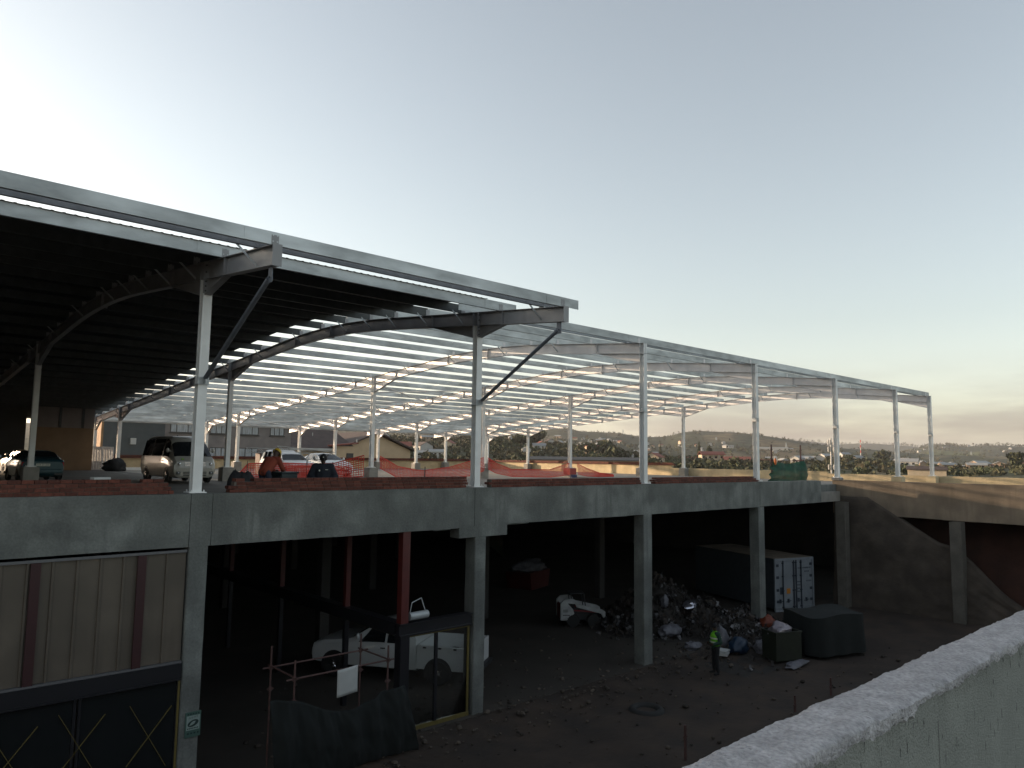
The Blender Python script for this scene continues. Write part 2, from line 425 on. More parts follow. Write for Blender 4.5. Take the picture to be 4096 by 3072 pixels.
# slab, laid a little downhill to the front
for x0, x1, y0, y1, dm in ((-14, 14.2, 17.5, 62.5, 'deck_shade'), (14.2, 38.83, 17.5, 62.5, 'deck'), (39.1, 53.4, 1.2, 62.5, 'deck'), (38.83, 39.1, 17.5, 62.5, 'deck')):
    m = MB(); m.add([(x0,y0,zdeck(y0)-.32),(x1,y0,zdeck(y0)-.32),(x1,y1,zdeck(y1)-.32),(x0,y1,zdeck(y1)-.32),(x0,y0,zdeck(y0)),(x1,y0,zdeck(y0)),(x1,y1,zdeck(y1)),(x0,y1,zdeck(y1))],
          [(0,3,2,1),(4,5,6,7),(0,1,5,4),(1,2,6,5),(2,3,7,6),(3,0,4,7)])
    part(m, 'deck_slab', M[dm])
def rough_beam(name, x0, x1, y0, y1, z0, z1, mt, ax='x'):
    """cast beam with slightly wavy arrises"""
    m = MB(); n = 40; rows = []
    for i in range(n+1):
        t = i/n
        def w(k): return .012*noise.noise(Vector((t*(x1-x0 if ax=='x' else y1-y0)*1.3, k*3.1, 1.7)))
        if ax == 'x':
            x = lerp(x0, x1, t); rows.append([(x,y0,z0+w(1)),(x,y0+w(5)*.5,(z0+z1)/2),(x,y0,z1+w(2)),(x,y1,z1+w(3)),(x,y1,z0+w(4)),(x,y0,z0+w(1))])
        else:
            y = lerp(y0, y1, t); rows.append([(x0,y,z0+w(1)),(x0+w(5)*.5,y,(z0+z1)/2),(x0,y,z1+w(2)),(x1,y,z1+w(3)),(x1,y,z0+w(4)),(x0,y,z0+w(1))])
    m.sheet(rows); o = 0
    m.f += [tuple(range(4,-1,-1)), tuple(range(n*6, n*6+5))]; m.m += [0,0]
    return part(m, name, mt)
rough_beam('front_beam', -14, 5.94, 17.05, 17.5, 5.36, 6.52, M['concrete'])
rough_beam('front_beam', 5.952, 6.42, 17.047, 17.5, 5.36, 6.522, M['concrete'])
rough_beam('front_beam', 6.432, 14.118, 17.05, 17.5, 5.36, 6.52, M['concrete'])
rough_beam('front_beam', 14.13, 14.62, 17.046, 17.5, 5.4, 6.515, M['concrete'])
rough_beam('front_beam', 14.63, 22.2, 17.052, 17.5, 5.4, 6.51, M['concrete'])
rough_beam('front_beam', 22.21, 30.6, 17.054, 17.5, 5.4, 6.51, M['concrete'])
rough_beam('front_beam', 30.604, 36.55, 17.048, 17.5, 5.42, 6.5, M['concrete'])
m = MB(); m.box((13.57, 17.056, 5.07), (15.44, 17.49, 5.405)); part(m, 'corbel', M['concrete'], bevel=.012)
m = MB(); m.box((36.554, 17.09, 5.42), (38.8, 17.5, 5.93)); part(m, 'corner_block', M['concrete_pale'], bevel=.015)
m = MB(); m.box((36.554, 17.3, 5.934), (38.83, 17.497, 6.28)); part(m, 'corner_upstand', M['concrete'])
rough_beam('return_beam', 38.83, 39.1, 12.35, 17.5, 4.8, 6.51, M['return_concrete'], 'y')
rough_beam('return_beam', 38.815, 39.1, 1.2, 12.346, 4.78, 6.52, M['return_concrete'], 'y')
m = MB(); m.box((38.75, 17.1, 6.5), (39.25, 17.5, 6.618)); part(m, 'corner_pad', M['concrete_pale'])
def lower_column(X, Y, wx, wy, z1, mt='concrete', z0=-.2):
    m = MB(); rows = []; n = 12
    for i in range(n+1):
        z = lerp(z0, z1, i/n); e = .006*noise.noise(Vector((X, Y, z*1.7)))
        a, b = wx/2+e, wy/2+e; c = .02
        rows.append([(X-a+c,Y-b,z),(X+a-c,Y-b,z),(X+a,Y-b+c,z),(X+a,Y+b-c,z),(X+a-c,Y+b,z),(X-a+c,Y+b,z),(X-a,Y+b-c,z),(X-a,Y-b+c,z),(X-a+c,Y-b,z)])
    m.sheet(rows); return part(m, 'column', M[mt])
for X in FX[:6]:
    lower_column(X+.06 if X < 20 else X-.08, 17.29, .42 if X < 20 else .5, .47, 5.07 if abs(X-14.33) < .1 else 5.4)
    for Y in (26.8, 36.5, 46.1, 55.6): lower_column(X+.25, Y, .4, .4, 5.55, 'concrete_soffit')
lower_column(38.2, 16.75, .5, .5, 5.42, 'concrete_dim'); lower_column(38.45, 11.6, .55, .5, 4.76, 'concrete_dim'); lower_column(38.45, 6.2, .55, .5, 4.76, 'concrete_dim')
for X in FX[:6]:
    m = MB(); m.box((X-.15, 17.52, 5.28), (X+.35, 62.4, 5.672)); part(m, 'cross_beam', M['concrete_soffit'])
m = MB()
for X in (-14, 53.1): m.box((X, 17.6, -.2), (X+.25, 62.2, 5.78))
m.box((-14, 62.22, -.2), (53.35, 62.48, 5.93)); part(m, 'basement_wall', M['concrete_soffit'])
for k, (x0, x1, y, z) in enumerate(((15.2, 20, 20.5, 4.95), (18, 29.5, 23.5, 4.98), (24.5, 34, 21, 4.95))):
    m = MB(); m.tube((x0, y, z), (x1, y+.4, z), .04, 8); m.tube((x1-1, y+.36, z), (x1-1, y+.36, 5.7), .012, 5); part(m, 'ceiling_pipe', M['galv'])
# plinths under the inner rows of steel columns
for i, X in enumerate(FX[1:], 1):
    for Y in (YB, YC, YD):
        if Y == YD and i < 3: continue
        m = MB(); s = .29 if i < 5 else .3; z = zdeck(Y)
        m.box((X-s, Y-s, z-.05), (X+s, Y+s, z+.678)); part(m, 'plinth', M['concrete_pale'], bevel=.02)
for X in (FX[7], FX[8]):
    m = MB(); m.box((X-.3, 17.0, 6.0), (X+.3, 17.6, 6.62)); part(m, 'plinth', M['plaster'], bevel=.02)
# low cream upstand walls along the back and the far end of the deck
m = MB(); m.box((-14, 62.5, 5.6), (53.68, 62.72, 7.03)); part(m, 'back_upstand', M['plaster'])
rough_beam('end_upstand', 53.4, 53.68, 38, 62.496, 5.6, 6.98, M['plaster'], 'y')
rough_beam('end_upstand', 53.41, 53.68, 24.4, 37.996, 5.6, 6.76, M['plaster'], 'y')
rough_beam('end_upstand', 53.42, 53.68, 1.2, 24.396, 5.6, 6.62, M['plaster'], 'y')

# ------------------------------------------------------------------ brick courses laid on the edges
def brick_wall(name, label, p, q, z0, courses, thick=.22, ragged=(0,0), top_gap=0.0, group='brick courses on the deck edge', slope=0.0):
    """real bricks in stretcher bond from p to q, ends stepped back by 'ragged' courses"""
    p = Vector((*p,0)); q = Vector((*q,0)); d = q-p; Ln = d.length; d.normalize(); nrm = Vector((-d.y, d.x, 0))
    o = thing(name, label, 'brick wall', (p.x, p.y, z0), 0, group)
    m = MB(); bl, bh, j = .22, .071, .012
    Mx = Matrix((d, nrm, Vector((0,0,1)))).transposed()
    for c in range(courses):
        s = ragged[0]*c*.5 + (0 if c % 2 else bl/2); e = Ln - ragged[1]*c*.5
        x = s
        while x < e - .08:
            w = min(bl, e-x)
            if not (c == courses-1 and random.random() < top_gap):
                ce = p + d*(x + w/2) + nrm*(thick/2 + random.uniform(-.004,.004)); ce.z = z0 + c*(bh+j) + bh/2 + slope*x
                m.obox(ce, (w-j, thick+random.uniform(-.006,.006), bh), Mx @ Matrix.Rotation(random.uniform(-.008,.008), 3, 'Z'))
            x += bl
    m.build('bricks', M['brick'], o, world=True)
    h = courses*(bh+j) - j*1.5 - (bh if top_gap else 0)
    mm = MB(); c = p + d*Ln/2 + nrm*thick/2; c.z = z0 + h/2
    mm.obox(c, (Ln - (ragged[0]+ragged[1])*courses*.5 - .02, thick-.03, h), Mx); mm.build('mortar', M['mortar'], o, world=True)
    return o
brick_wall('brick_course', 'low red brick course on the front beam, left of the nearest white column', (-12, 17.14), (5.6, 17.14), 6.525, 4, ragged=(0,.12), top_gap=.06)
brick_wall('brick_course', 'low red brick course on the front beam between the two nearest white columns', (6.72, 17.14), (13.95, 17.14), 6.525, 4, ragged=(.16,.05), top_gap=.05)
brick_wall('brick_course', 'low dark brick course on the front beam, right of the corbel column', (14.75, 17.14), (22.2, 17.14), 6.515, 3, ragged=(0,.1))
brick_wall('brick_course', 'low dark brick course on the front beam, stepping down beside the green shade net', (22.95, 17.14), (30.75, 17.14), 6.515, 3, ragged=(.05,.55))
brick_wall('brick_course', 'red brick course on top of the cream back wall behind the parked cars', (53.6, 62.5), (-13, 62.5), 7.035, 3, group='brick courses on the cream walls')
brick_wall('brick_course', 'sunlit orange brick course on the cream end wall, under the hills', (53.44, 37.5), (53.44, 62.3), 6.985, 3, thick=.2, top_gap=.08, group='brick courses on the cream walls', ragged=(.2,0))
# ------------------------------------------------------------------ ground of the yard and the near parapet
M['soil'] = mat('brown_soil', (.05,.033,.023), .95, var=.6, vscale=.9, col2=(.026,.019,.015), stain=.5, sscale=.3, bump=1, bscale=6)
M['red_soil'] = mat('red_soil', (.05,.02,.013), .97, var=.4, vscale=1.2, stain=.35, sscale=.6, bump=1, bscale=6)
M['grey_soil'] = mat('grey_spoil', (.075,.06,.048), .97, var=.4, vscale=1.5, stain=.4, sscale=.8, bump=1, bscale=7)
def yard():
    m = MB(); rows = []
    ys = [1.3 + .45*k for k in range(40)] + [20 + 2*k for k in range(22)]
    xs = [-16 + .45*k for k in range(156)]
    for y in ys:
        r = []
        for x in xs:
            z = .05*noise.noise(Vector((x*.35, y*.35, 0))) + .03*noise.noise(Vector((x*1.4, y*1.4, 3)))
            if y > 17: z *= .2
            else: z -= .06*min(1, (17-y)/1.5)
            if x > 30: z += .035*max(0, x-31)**1.35*max(0, min(1, (19-y)/3))*.6
            r.append((x, y, z))
        rows.append(r)
    m.sheet(rows); o = m.build('ground', M['soil'], smooth=180); tag(o, kind='structure')
    m = MB()
    a = MB(); a.box((-16, 16.95, -.3), (53, 62.2, .012)); o = a.build('floor_slab', mat('dusty_slab', (.05,.041,.033), .85, var=.35, vscale=.5, stain=.3, sscale=.3), None); tag(o, kind='structure')
yard()
# near parapet the picture is taken over
JOINT = 3.6
def parapet():
    o = thing('parapet_wall', 'rough grey concrete parapet wall in the right foreground with a pale weathered top', 'wall', (5, 1.3, 5.3))
    x0, x1 = -14, 34
    m = MB(); rows = []; xs = []; x = x0
    while x < x1: xs.append(x); x += .012 if -.5 < x < 7 else (.03 if x < 14 else .12)
    for x in xs:
        def w(k, s=1.6): return .013*noise.noise(Vector((x*s, k*2.3, .4))) + .010*noise.noise(Vector((x*6, k*2.3, .9))) + .006*noise.noise(Vector((x*21, k*2.3, 1.9))) + .004*noise.noise(Vector((x*47, k*2.3, 2.9)))
        r = [(x, 1.42, 4.5), (x, 1.42, 6.3), (x, 1.425+w(1)*.6, 6.43), (x, 1.405+w(2), 6.452+w(7)*.5)]
        for k in range(1, 10): r.append((x, lerp(1.4, 1.205, k/10), 6.456 + .006*noise.noise(Vector((x*3, k*.6, 2))) + .003*noise.noise(Vector((x*19, k*1.7, 5))) + .002*noise.noise(Vector((x*43, k*3.1, 7)))))
        lip = max(.0, .006 + w(4)*1.3); d = abs(w(9))*3.2
        r += [(x, 1.2+w(3), 6.452+w(8)*.5), (x, 1.192-lip, 6.44), (x, 1.193-lip, 6.425-d), (x, 1.195, 6.415-d), (x, 1.195, 6.3), (x, 1.195, 4.5)]
        rows.append(r)
    m.sheet(rows)
    capi = []
    for f in m.f:
        zs = [m.v[i][2] for i in f]; m_ = 1 if sum(zs)/len(zs) > 6.38 else 0; capi.append(m_)
    m.m = capi
    m.build('parapet', [M['parapet'], M['capping']], o, world=True, smooth=50)
    for xj in (JOINT, JOINT-2.4, JOINT+2.4, JOINT+4.8):
        j = MB(); j.add([(xj + .004*noise.noise(Vector((z*3,xj,0))) + dx, 1.1942, z) for z in [4.6+.1*k for k in range(18)] for dx in (-.0025,.0025)], [(2*k,2*k+1,2*k+3,2*k+2) for k in range(17)]); j.build('pour_joint', M['concrete_soffit'], o, world=True)
    b = thing('neighbour_deck', 'concrete deck edge and wall under the foreground parapet', 'parking deck', (5, 0, 0))
    m = MB(); m.box((-14, -12, 5.0), (34, 1.19, 5.35)); m.box((-14, .9, -.3), (34, 1.41, 4.99)); m.build('deck_edge', M['concrete'], b, world=True)
parapet()

def litter():
    random.seed(77); m = MB()
    for _ in range(1700):
        x, y = random.uniform(8, 37), random.uniform(4, 23)
        if random.random() < .5: y = random.gauss(16.6, .8)
        s = random.uniform(.012, .05)*random.choice((1,1,1,1.8)); z = .03 if y < 17 else .012
        m.ball((x, y, z + s*.3 - (.06 if y < 16 else 0)), s, 5, 4, sq=(random.uniform(.7,1.4), random.uniform(.7,1.4), random.uniform(.5,.9)))
    o = m.build('gravel', mat('stones', (.06,.048,.038), .95, island=.7), None); tag(o, 'loose stones and crumbs of rubble on the yard soil', 'gravel', kind='stuff')
litter()
def bay_lines():
    m = MB()
    for k in range(8):
        x = 13.2 + 2.6*k; m.add([(x,38.2,zdeck(38.2)+.005),(x+.1,38.2,zdeck(38.2)+.005),(x+.1,43.2,zdeck(43.2)+.005),(x,43.2,zdeck(43.2)+.005)], [(0,1,2,3)])
        m.add([(x,49,zdeck(49)+.005),(x+.1,49,zdeck(49)+.005),(x+.1,54,zdeck(54)+.005),(x,54,zdeck(54)+.005)], [(0,1,2,3)])
    tag(m.build('bay_markings', mat('worn_line_paint', (.5,.5,.47), .8, var=.5, vscale=3), None), kind='structure')
bay_lines()
# ------------------------------------------------------------------ the land beyond
def vcol_mat(name, rough=.95):
    m = bpy.data.materials.new(name); m.use_nodes = True; nt = m.node_tree; b = nt.nodes['Principled BSDF']; b.inputs['Roughness'].default_value = rough
    b.inputs['Specular IOR Level'].default_value = .1
    a = nt.nodes.new('ShaderNodeAttribute'); a.attribute_name = 'ground_cover'; tc = nt.nodes.new('ShaderNodeTexCoord')
    n = nt.nodes.new('ShaderNodeTexNoise'); n.inputs['Scale'].default_value = .05; n.inputs['Detail'].default_value = 9; nt.links.new(tc.outputs['Object'], n.inputs['Vector'])
    r = nt.nodes.new('ShaderNodeMapRange'); r.inputs[1].default_value = .3; r.inputs[2].default_value = .7; r.inputs[3].default_value = .55; r.inputs[4].default_value = 1.4
    nt.links.new(n.outputs[0], r.inputs[0]); h = nt.nodes.new('ShaderNodeHueSaturation'); nt.links.new(a.outputs[0], h.inputs['Color']); nt.links.new(r.outputs[0], h.inputs['Value'])
    nt.links.new(h.outputs[0], b.inputs['Base Color']); return m
T_NEAR = [(15,.9),(28,1.2),(33,1.25),(40.8,1.28),(42.5,1.36),(43.9,1.1),(46.1,1.05),(49.1,.8),(50.6,.52),(51.8,.25),(53.9,.05),(55,.0),(58.5,-.05),(61,-.15),(63.7,-.05),(66,.35),(66.8,.45),(67.7,.15),(70,-.05),(73,-.25),(77,-.3),(95,-.2)]
T_MID = [(10,1.9),(33,2.1),(40.8,2.2),(43.9,2.22),(45.6,2.36),(46.5,2.38),(47.9,2.08),(49.4,2.0),(50.6,1.95),(51.8,1.83),(52.7,1.77),(53.9,1.78),(54.7,1.9),(55.3,2.1),(55.8,2.2),(56.8,2.2),(58,2.12),(59.1,2.07),(60,1.98),(61.1,1.9),(62.1,1.76),(62.9,1.6),(64,1.37),(65.1,1.22),(65.8,1.1),(67,.95),(69,.8),(71,.65),(77,.45),(95,.4)]
T_RIGHT = [(10,.3),(66,.4),(69.5,.62),(71,.92),(71.8,1.3),(72.2,1.38),(73.1,1.3),(73.9,1.22),(74.6,1.28),(75.6,1.31),(76.1,1.32),(77,1.2),(80,1.3),(95,1.1)]
T_FAR = [(10,1.2),(63.5,1.6),(66.2,1.34),(67.7,1.42),(69.3,1.35),(70.1,1.33),(70.7,1.29),(71.2,1.2),(74,1.0),(95,1.0)]
T_Z60 = [(10,3.2),(38,3.0),(46,-3.5),(95,-5)]
T_EL = lambda t, a: table(t, a)
def land(az, d):
    en, em, er, ef = (table(t, az) for t in (T_NEAR, T_MID, T_RIGHT, T_FAR))
    e60 = math.degrees(math.atan2(table(T_Z60, az)-7.4, 60))
    pts = [(55, e60-.3), (75, e60*.8), (260, min(en-.35, -.75)), (520, en), (680, en-.15), (900, min(en-.12, em-.9)), (1180, lerp(en, em, .45)), (1560, em), (1900, em-.55), (2350, max(er-.35, em-1.1)), (2700, er), (3200, er-.5), (4300, ef), (6000, ef-1.2), (9000, ef-2)]
    L = math.log(d); prev = pts[0]
    if d <= prev[0]: e = prev[1]
    else:
        e = pts[-1][1]
        for a, b in zip(pts, pts[1:]):
            if d <= b[0]:
                t = (L-math.log(a[0]))/(math.log(b[0])-math.log(a[0])); t2 = t*t*(3-2*t); t = .5*t+.5*t2
                e = lerp(a[1], b[1], t); break
    z = 7.4 + d*tan(rad(e))
    x, y = d*sin(rad(az)), d*cos(rad(az))
    if d > 120:
        z += d*.0022*noise.fractal(Vector((x/(d*.09), y/(d*.09), d*.0007)), 1, 2, 4)
    return Vector((x, y, z))
def terrain():
    azs = [4 + .3*k for k in range(290)]; ds = [56*1.048**k for k in range(106)]
    m = MB(); rows = [[land(a, d) for a in azs] for d in ds]; m.sheet(rows)
    o = m.build('hills', vcol_mat('hill_cover'), smooth=180); tag(o, kind='structure')
    ca = o.data.color_attributes.new('ground_cover', 'FLOAT_COLOR', 'POINT'); k = 0
    for d in ds:
        for a in azs:
            n1 = noise.fractal(Vector((a*.9, math.log(d)*14, 0)), 1, 2, 5); n2 = noise.fractal(Vector((a*.35, math.log(d)*6, 5)), 1, 2, 3)
            g = max(0, min(1, .45 + n1*.7)); w = Vector((.03,.037,.022)).lerp(Vector((.078,.08,.047)), g)
            if n2 > .28: w = w.lerp(Vector((.15,.12,.07)), min(1, (n2-.28)*3))
            if 1500 < d < 2300 and 71.6 < a < 74.6: w = w.lerp(Vector((.12,.13,.05)), .8)
            if 900 < d < 1450 and 60.5 < a < 63.5: w = w.lerp(Vector((.2,.14,.075)), .7)
            ca.data[k].color = (*w, 1); k += 1
terrain()
M['leaf'] = mat('dark_leaves', (.05,.062,.032), .8, island=.45, spec=.2, var=.35, vscale=.03, col2=(.07,.06,.035))
def crown(m, c, R, H, n, q=.26):
    """leaf clumps spread through an uneven crown"""
    for _ in range(n):
        u = random.uniform(-1,1); t = random.uniform(0, 2*pi); r = sqrt(1-u*u)*random.uniform(.45,1.05)
        p = Vector((c[0]+R*r*cos(t), c[1]+R*r*sin(t), c[2]+H*.5+H*.5*u*random.uniform(.7,1.08)))
        s = R*q*random.uniform(.6,1.5)
        a = Vector((random.gauss(0,1), random.gauss(0,1), random.gauss(0,.7))).normalized(); b = a.orthogonal().normalized(); cc = a.cross(b)
        m.add([p-b*s-cc*s*.6, p+b*s*.9-cc*s, p+b*s+cc*s*.7, p-b*s*.7+cc*s], [(0,1,2,3)])
def scatter():
    m = MB()
    def put(n, a0, a1, d0, d1, r0, r1, dens=None, nq=16):
        k = 0
        while k < n:
            az = random.uniform(a0, a1); d = sqrt(random.uniform(d0*d0, d1*d1))
            if random.random() > .5 + .9*noise.noise(Vector((az*1.1, math.log(d)*9, 8))): continue
            p = land(az, d); R = random.uniform(r0, r1); crown(m, (p.x, p.y, p.z-R*.25), R, R*random.uniform(1.3,2.1), nq); k += 1
    put(1300, 22, 60, 250, 560, .9, 2.3, nq=30); put(850, 22, 56, 330, 720, 1.2, 2.7, nq=26)
    put(1000, 58, 84, 270, 600, .8, 2.0, nq=28)
    put(1000, 22, 84, 760, 1200, 1.5, 3.6, nq=16); put(260, 22, 84, 1200, 1560, 1.6, 3.4, nq=14); put(420, 30, 66, 1490, 1590, 1.0, 2.4, nq=12); put(500, 66, 84, 1700, 2750, 2.5, 5, nq=12); put(200, 70, 80, 2640, 2720, 2, 5, nq=10); put(170, 62, 74, 4200, 4400, 4, 9, nq=7)
    o = m.build('hillside_trees', M['leaf']); tag(o, 'dark green trees and bush covering the far hillsides', 'woodland', kind='stuff')
scatter()
def tree(name, label, az, d, R, H, kind='round', n=260):
    p = land(az, d); o = thing(name, label, 'tree', p, 0, 'trees on the hillside')
    t = MB(); t.tube((0,0,-.6), (0,0,H*.45), R*.11, 8, R*.07)
    for k in range(5):
        a = k*1.3; t.tube((0,0,H*(.25+.05*k)), (R*.55*cos(a), R*.55*sin(a), H*(.5+.06*k)), R*.05, 5, R*.02)
    t.build('trunk', mat('bark', (.05,.035,.025), .9, var=.3) if 'bark' not in M else M['bark'], o)
    m = MB()
    if kind == 'round':
        for k in range(7): crown(m, (random.uniform(-.5,.5)*R, random.uniform(-.5,.5)*R, H*random.uniform(.22,.6)), R*random.uniform(.4,.62), H*random.uniform(.3,.42), n//7, .3)
    else:
        for k in range(11):
            z = H*(.12 + .08*k); r = R*(1-k/12)*(1 if k % 2 else .8); crown(m, (0,0,z), r, H*.09, n//11, .36)
    m.build('crown', M['leaf'], o)
M['bark'] = mat('tree_bark', (.05,.035,.025), .9, var=.3)
tree('conifer', 'tall thin dark conifer standing between the red-roofed blocks', 56.6, 470, 2.0, 12.5, 'conifer')
tree('conifer', 'broad dark conifer behind the two-storey block with open galleries', 57.35, 520, 4.2, 11, 'conifer')
tree('conifer', 'lone narrow conifer on the slope right of a middle white column', 53.75, 640, 2.2, 15, 'conifer')
for az, d, R, H, lb in ((49.6, 420, 7, 9, 'rounded dark tree crown on the slope under the far hill'), (50.6, 360, 6, 7, 'rounded tree with a lit left side above the orange brick course'),
        (48.9, 400, 5, 6, 'small bushy tree beside the gable-roofed hut on the slope'), (58.9, 330, 5, 4.5, 'low bushy tree in front of the long red roof'), (44.2, 480, 8, 10, 'large dark tree on the skyline of the near slope'),
        (68.9, 700, 7, 13, 'dark tree on the crest right of the striped mast'), (76.6, 420, 4, 9, 'upright dark tree at the right edge of the view'), (43.1, 430, 6, 9, 'dark tree beside the white houses of the near slope')):
    tree('bushy_tree', lb, az, d, R, H)

# ---- houses of the town
WALLS = {'white': mat('white_house_wall', (.45,.43,.4), .8, var=.15, vscale=1), 'cream': mat('cream_house_wall', (.5,.4,.28), .8, var=.15, vscale=1), 'tan': mat('tan_house_wall', (.36,.25,.17), .8, var=.15, vscale=1)}
ROOFS = {'red': mat('red_tile_roof', (.24,.07,.045), .8, var=.3, vscale=1.5), 'grey': mat('grey_sheet_roof', (.3,.3,.3), .6, var=.2, vscale=1.5), 'brown': mat('brown_tile_roof', (.075,.05,.042), .8, var=.3, vscale=1.5), 'slate': mat('dark_slate_roof', (.05,.053,.058), .8, var=.3, vscale=1.5), 'pale': mat('pale_sheet_roof', (.33,.33,.32), .6, var=.2, vscale=1.5)}
def house(label, w, l, h, rh, wall, roof, loc, rz, group=None, two=False, name='house'):
    o = thing(name, label, 'house', loc, rz, group)
    m = MB(); m.prism([(-w/2,-4),(w/2,-4),(w/2,h),(0,h+rh-.12),(-w/2,h)], 'y', -l/2, l/2); m.build('wall', WALLS[wall], o)
    r = MB(); e = .45; t = .18
    r.prism([(-w/2-e, h-e*rh/(w/2)), (0, h+rh), (w/2+e, h-e*rh/(w/2)), (w/2+e, h-e*rh/(w/2)+t), (0, h+rh+t), (-w/2-e, h-e*rh/(w/2)+t)], 'y', -l/2-e, l/2+e)
    r.build('roof', ROOFS[roof], o)
    for s in (-1, 1):
        for k in (-.27, .05, .3):
            for f in range(2 if two else 1):
                q = MB(); z = 1.0 + f*2.8; q.box((s*(w/2+.02)-.03, l*k-.7, z), (s*(w/2+.02)+.03, l*k+.7, z+1.2)); q.build('window', M['glass'], o)
    return o
protos = []
spec = [('white','grey',7,11,3,1.9), ('cream','red',7.5,12,3,2.2), ('white','brown',8,10,3.2,2.3), ('tan','pale',7,13,2.9,1.6), ('white','pale',6,9,3,1.5), ('cream','brown',8,13,5.6,2.2)]
zones = [('on the wooded near slope', 'houses on the wooded near slope', 84, [(24,54,330,640),(62,80,420,680)]), ('in the valley below the big hill', 'houses in the valley below the big hill', 46, [(40,66,900,1330)]), ('on the far right hillside', 'houses on the far right hillside', 16, [(70.5,80,1900,2650)])]
for zn, grp, cnt, areas in zones:
    pro = {}
    for k in range(cnt):
        si = random.choice([0,0,1,2,3,4,4]) if 'valley' not in zn else random.choice([0,4,4,3,1])
        a0, a1, d0, d1 = random.choice(areas); az = random.uniform(a0, a1); d = random.uniform(d0, d1)
        if 'valley' in zn: az = random.choice([46.5, 48.6, 51.5, 54, 57, 61.5]) + random.gauss(0, 1.1)
        p = land(az, d); p.z += .8; rz = random.uniform(0, pi)
        w, r, a, l, h, rh = spec[si]
        if si not in pro:
            pro[si] = house('%s-walled %shouse with %s roof %s' % (w, 'two-storey ' if h > 5 else 'small ', r, zn), a, l, h, rh, w, r, p, rz, grp, two=h > 5); o = pro[si]
        else:
            o = copy_tree(pro[si]); o.location = p; o.rotation_euler = (0,0,rz)
        s = random.uniform(.55, .9)*(1.25 if 'right' in zn else 1); o.scale = (s,s,s)
# red-roofed blocks beyond the end wall
def gallery(label, az, d, w, floors, rz):
    p = land(az, d); p.z = 7.4 + d*tan(rad(-.3)) ; o = thing('gallery_block', label, 'building', p, rz, 'red-roofed blocks beyond the end wall')
    h = 2.9*floors; m = MB(); m.box((-w/2, 0, -6), (w/2, 7, h)); m.build('wall', WALLS['cream'], o)
    r = MB(); r.prism([(-1.9, h+.02), (3.2, h+1.9), (7.6, h+.02), (7.6, h+.2), (3.2, h+2.1), (-1.9, h+.2)], 'x', -w/2-.5, w/2+.5); r.build('roof', ROOFS['red'], o)
    for f in range(floors):
        g = MB(); g.box((-w/2, -1.5, 2.9*f-.12), (w/2, -.02, 2.9*f+.08)); g.box((-w/2, -1.5, 2.9*f+.084), (w/2, -1.42, 2.9*f+.95)); g.build('gallery', WALLS['cream'], o)
        for k in range(4):
            x = lerp(-w/2+1.3, w/2-1.3, k/3); q = MB(); q.box((x-.7, -.016, 2.9*f+.9), (x+.7, .03, 2.9*f+2.2)); q.build('window', M['glass'], o)
    for k in range(5):
        x = lerp(-w/2+.15, w/2-.15, k/4); q = MB(); q.box((x-.14, -1.41, -6), (x+.14, -1.15, h)); q.build('post', WALLS['white'], o)
gallery('long low red-roofed block left of the open gallery block', 56.1, 480, 15, 1, rad(-38))
gallery('two-storey cream block with open galleries and red roof', 57.6, 440, 13, 2, rad(-42))
gallery('red-roofed block half hidden by a bushy tree', 59.3, 430, 14, 1, rad(-60))
def shed_far(label, az, d, w, l, h, e, roof, wall, rz):
    p = land(az, d); p.z = 7.4 + d*tan(rad(e)); o = thing('warehouse', label, 'warehouse', p, rz); m = MB(); m.box((-w/2,-l/2,-5),(w/2,l/2,h)); m.build('wall', WALLS[wall], o)
    r = MB(); r.prism([(-w/2-.4,h+.01),(0,h+.9),(w/2+.4,h+.01),(w/2+.4,h+.15),(0,h+1.05),(-w/2-.4,h+.15)], 'y', -l/2-.4, l/2+.4); r.build('roof', ROOFS[roof], o)
shed_far('long flat-roofed building lit orange beyond the far deck edge', 71.6, 230, 5, 9, 1.8, -.85, 'brown', 'cream', rad(20))
shed_far('long dark slate-roofed hall behind the orange brick course', 48.2, 230, 9, 34, 2.2, -.62, 'slate', 'tan', rad(40))
shed_far('bright white factory building on the brown slope', 61.6, 1250, 12, 55, 6, .75, 'pale', 'white', rad(25))
# ---- masts
def mast(name, label, cat, az, d, z0, z1, r, bands=False, group=None, lattice=False, panels=()):
    p = land(az, d); o = thing(name, label, cat, (p.x, p.y, z0), 0, group); H = z1-z0
    if lattice:
        m = MB(); W = H*.16
        for sx in (-1,1):
            for sy in (-1,1): m.tube((sx*W, sy*W, 0), (sx*W*.12, sy*W*.12, H), r, 4)
        for k in range(6):
            a, b = W*(1-.88*k/6), W*(1-.88*(k+1)/6)
            for s in (-1,1): m.tube((-a*s, -a, H*k/6), (b*s, -b, H*(k+1)/6), r*.7, 4); m.tube((-a, -a*s, H*k/6), (-b, b*s, H*(k+1)/6), r*.7, 4)
        m.build('tower', M['galv'], o)
        c = MB()
        for k, z in enumerate((.7,.82,.94)): c.bar((-W*1.1, 0, H*z), (W*1.1, 0, H*z), r*2, r*3)
        c.build('crossarms', M['galv'], o)
    else:
        n = 7 if bands else 1
        for k in range(n):
            m = MB(); m.tube((0,0,H*k/n), (0,0,H*(k+1)/n), r*(1-.3*k/n), 10, r*(1-.3*(k+1)/n)); m.build('mast_section', (M['red_band'] if k % 2 == 0 else WALLS['white']) if bands else WALLS['white'], o)
        for z in panels:
            for a in (.4, 2.5, 4.6):
                q = MB(); q.bar((cos(a)*r*2.6, sin(a)*r*2.6, z-.45), (cos(a)*r*2.6, sin(a)*r*2.6, z+.45), .28, .16); q.bar((0,0,z), (cos(a)*r*2.5, sin(a)*r*2.5, z), .05, .05); q.build('antenna', WALLS['white'], o)
    return o
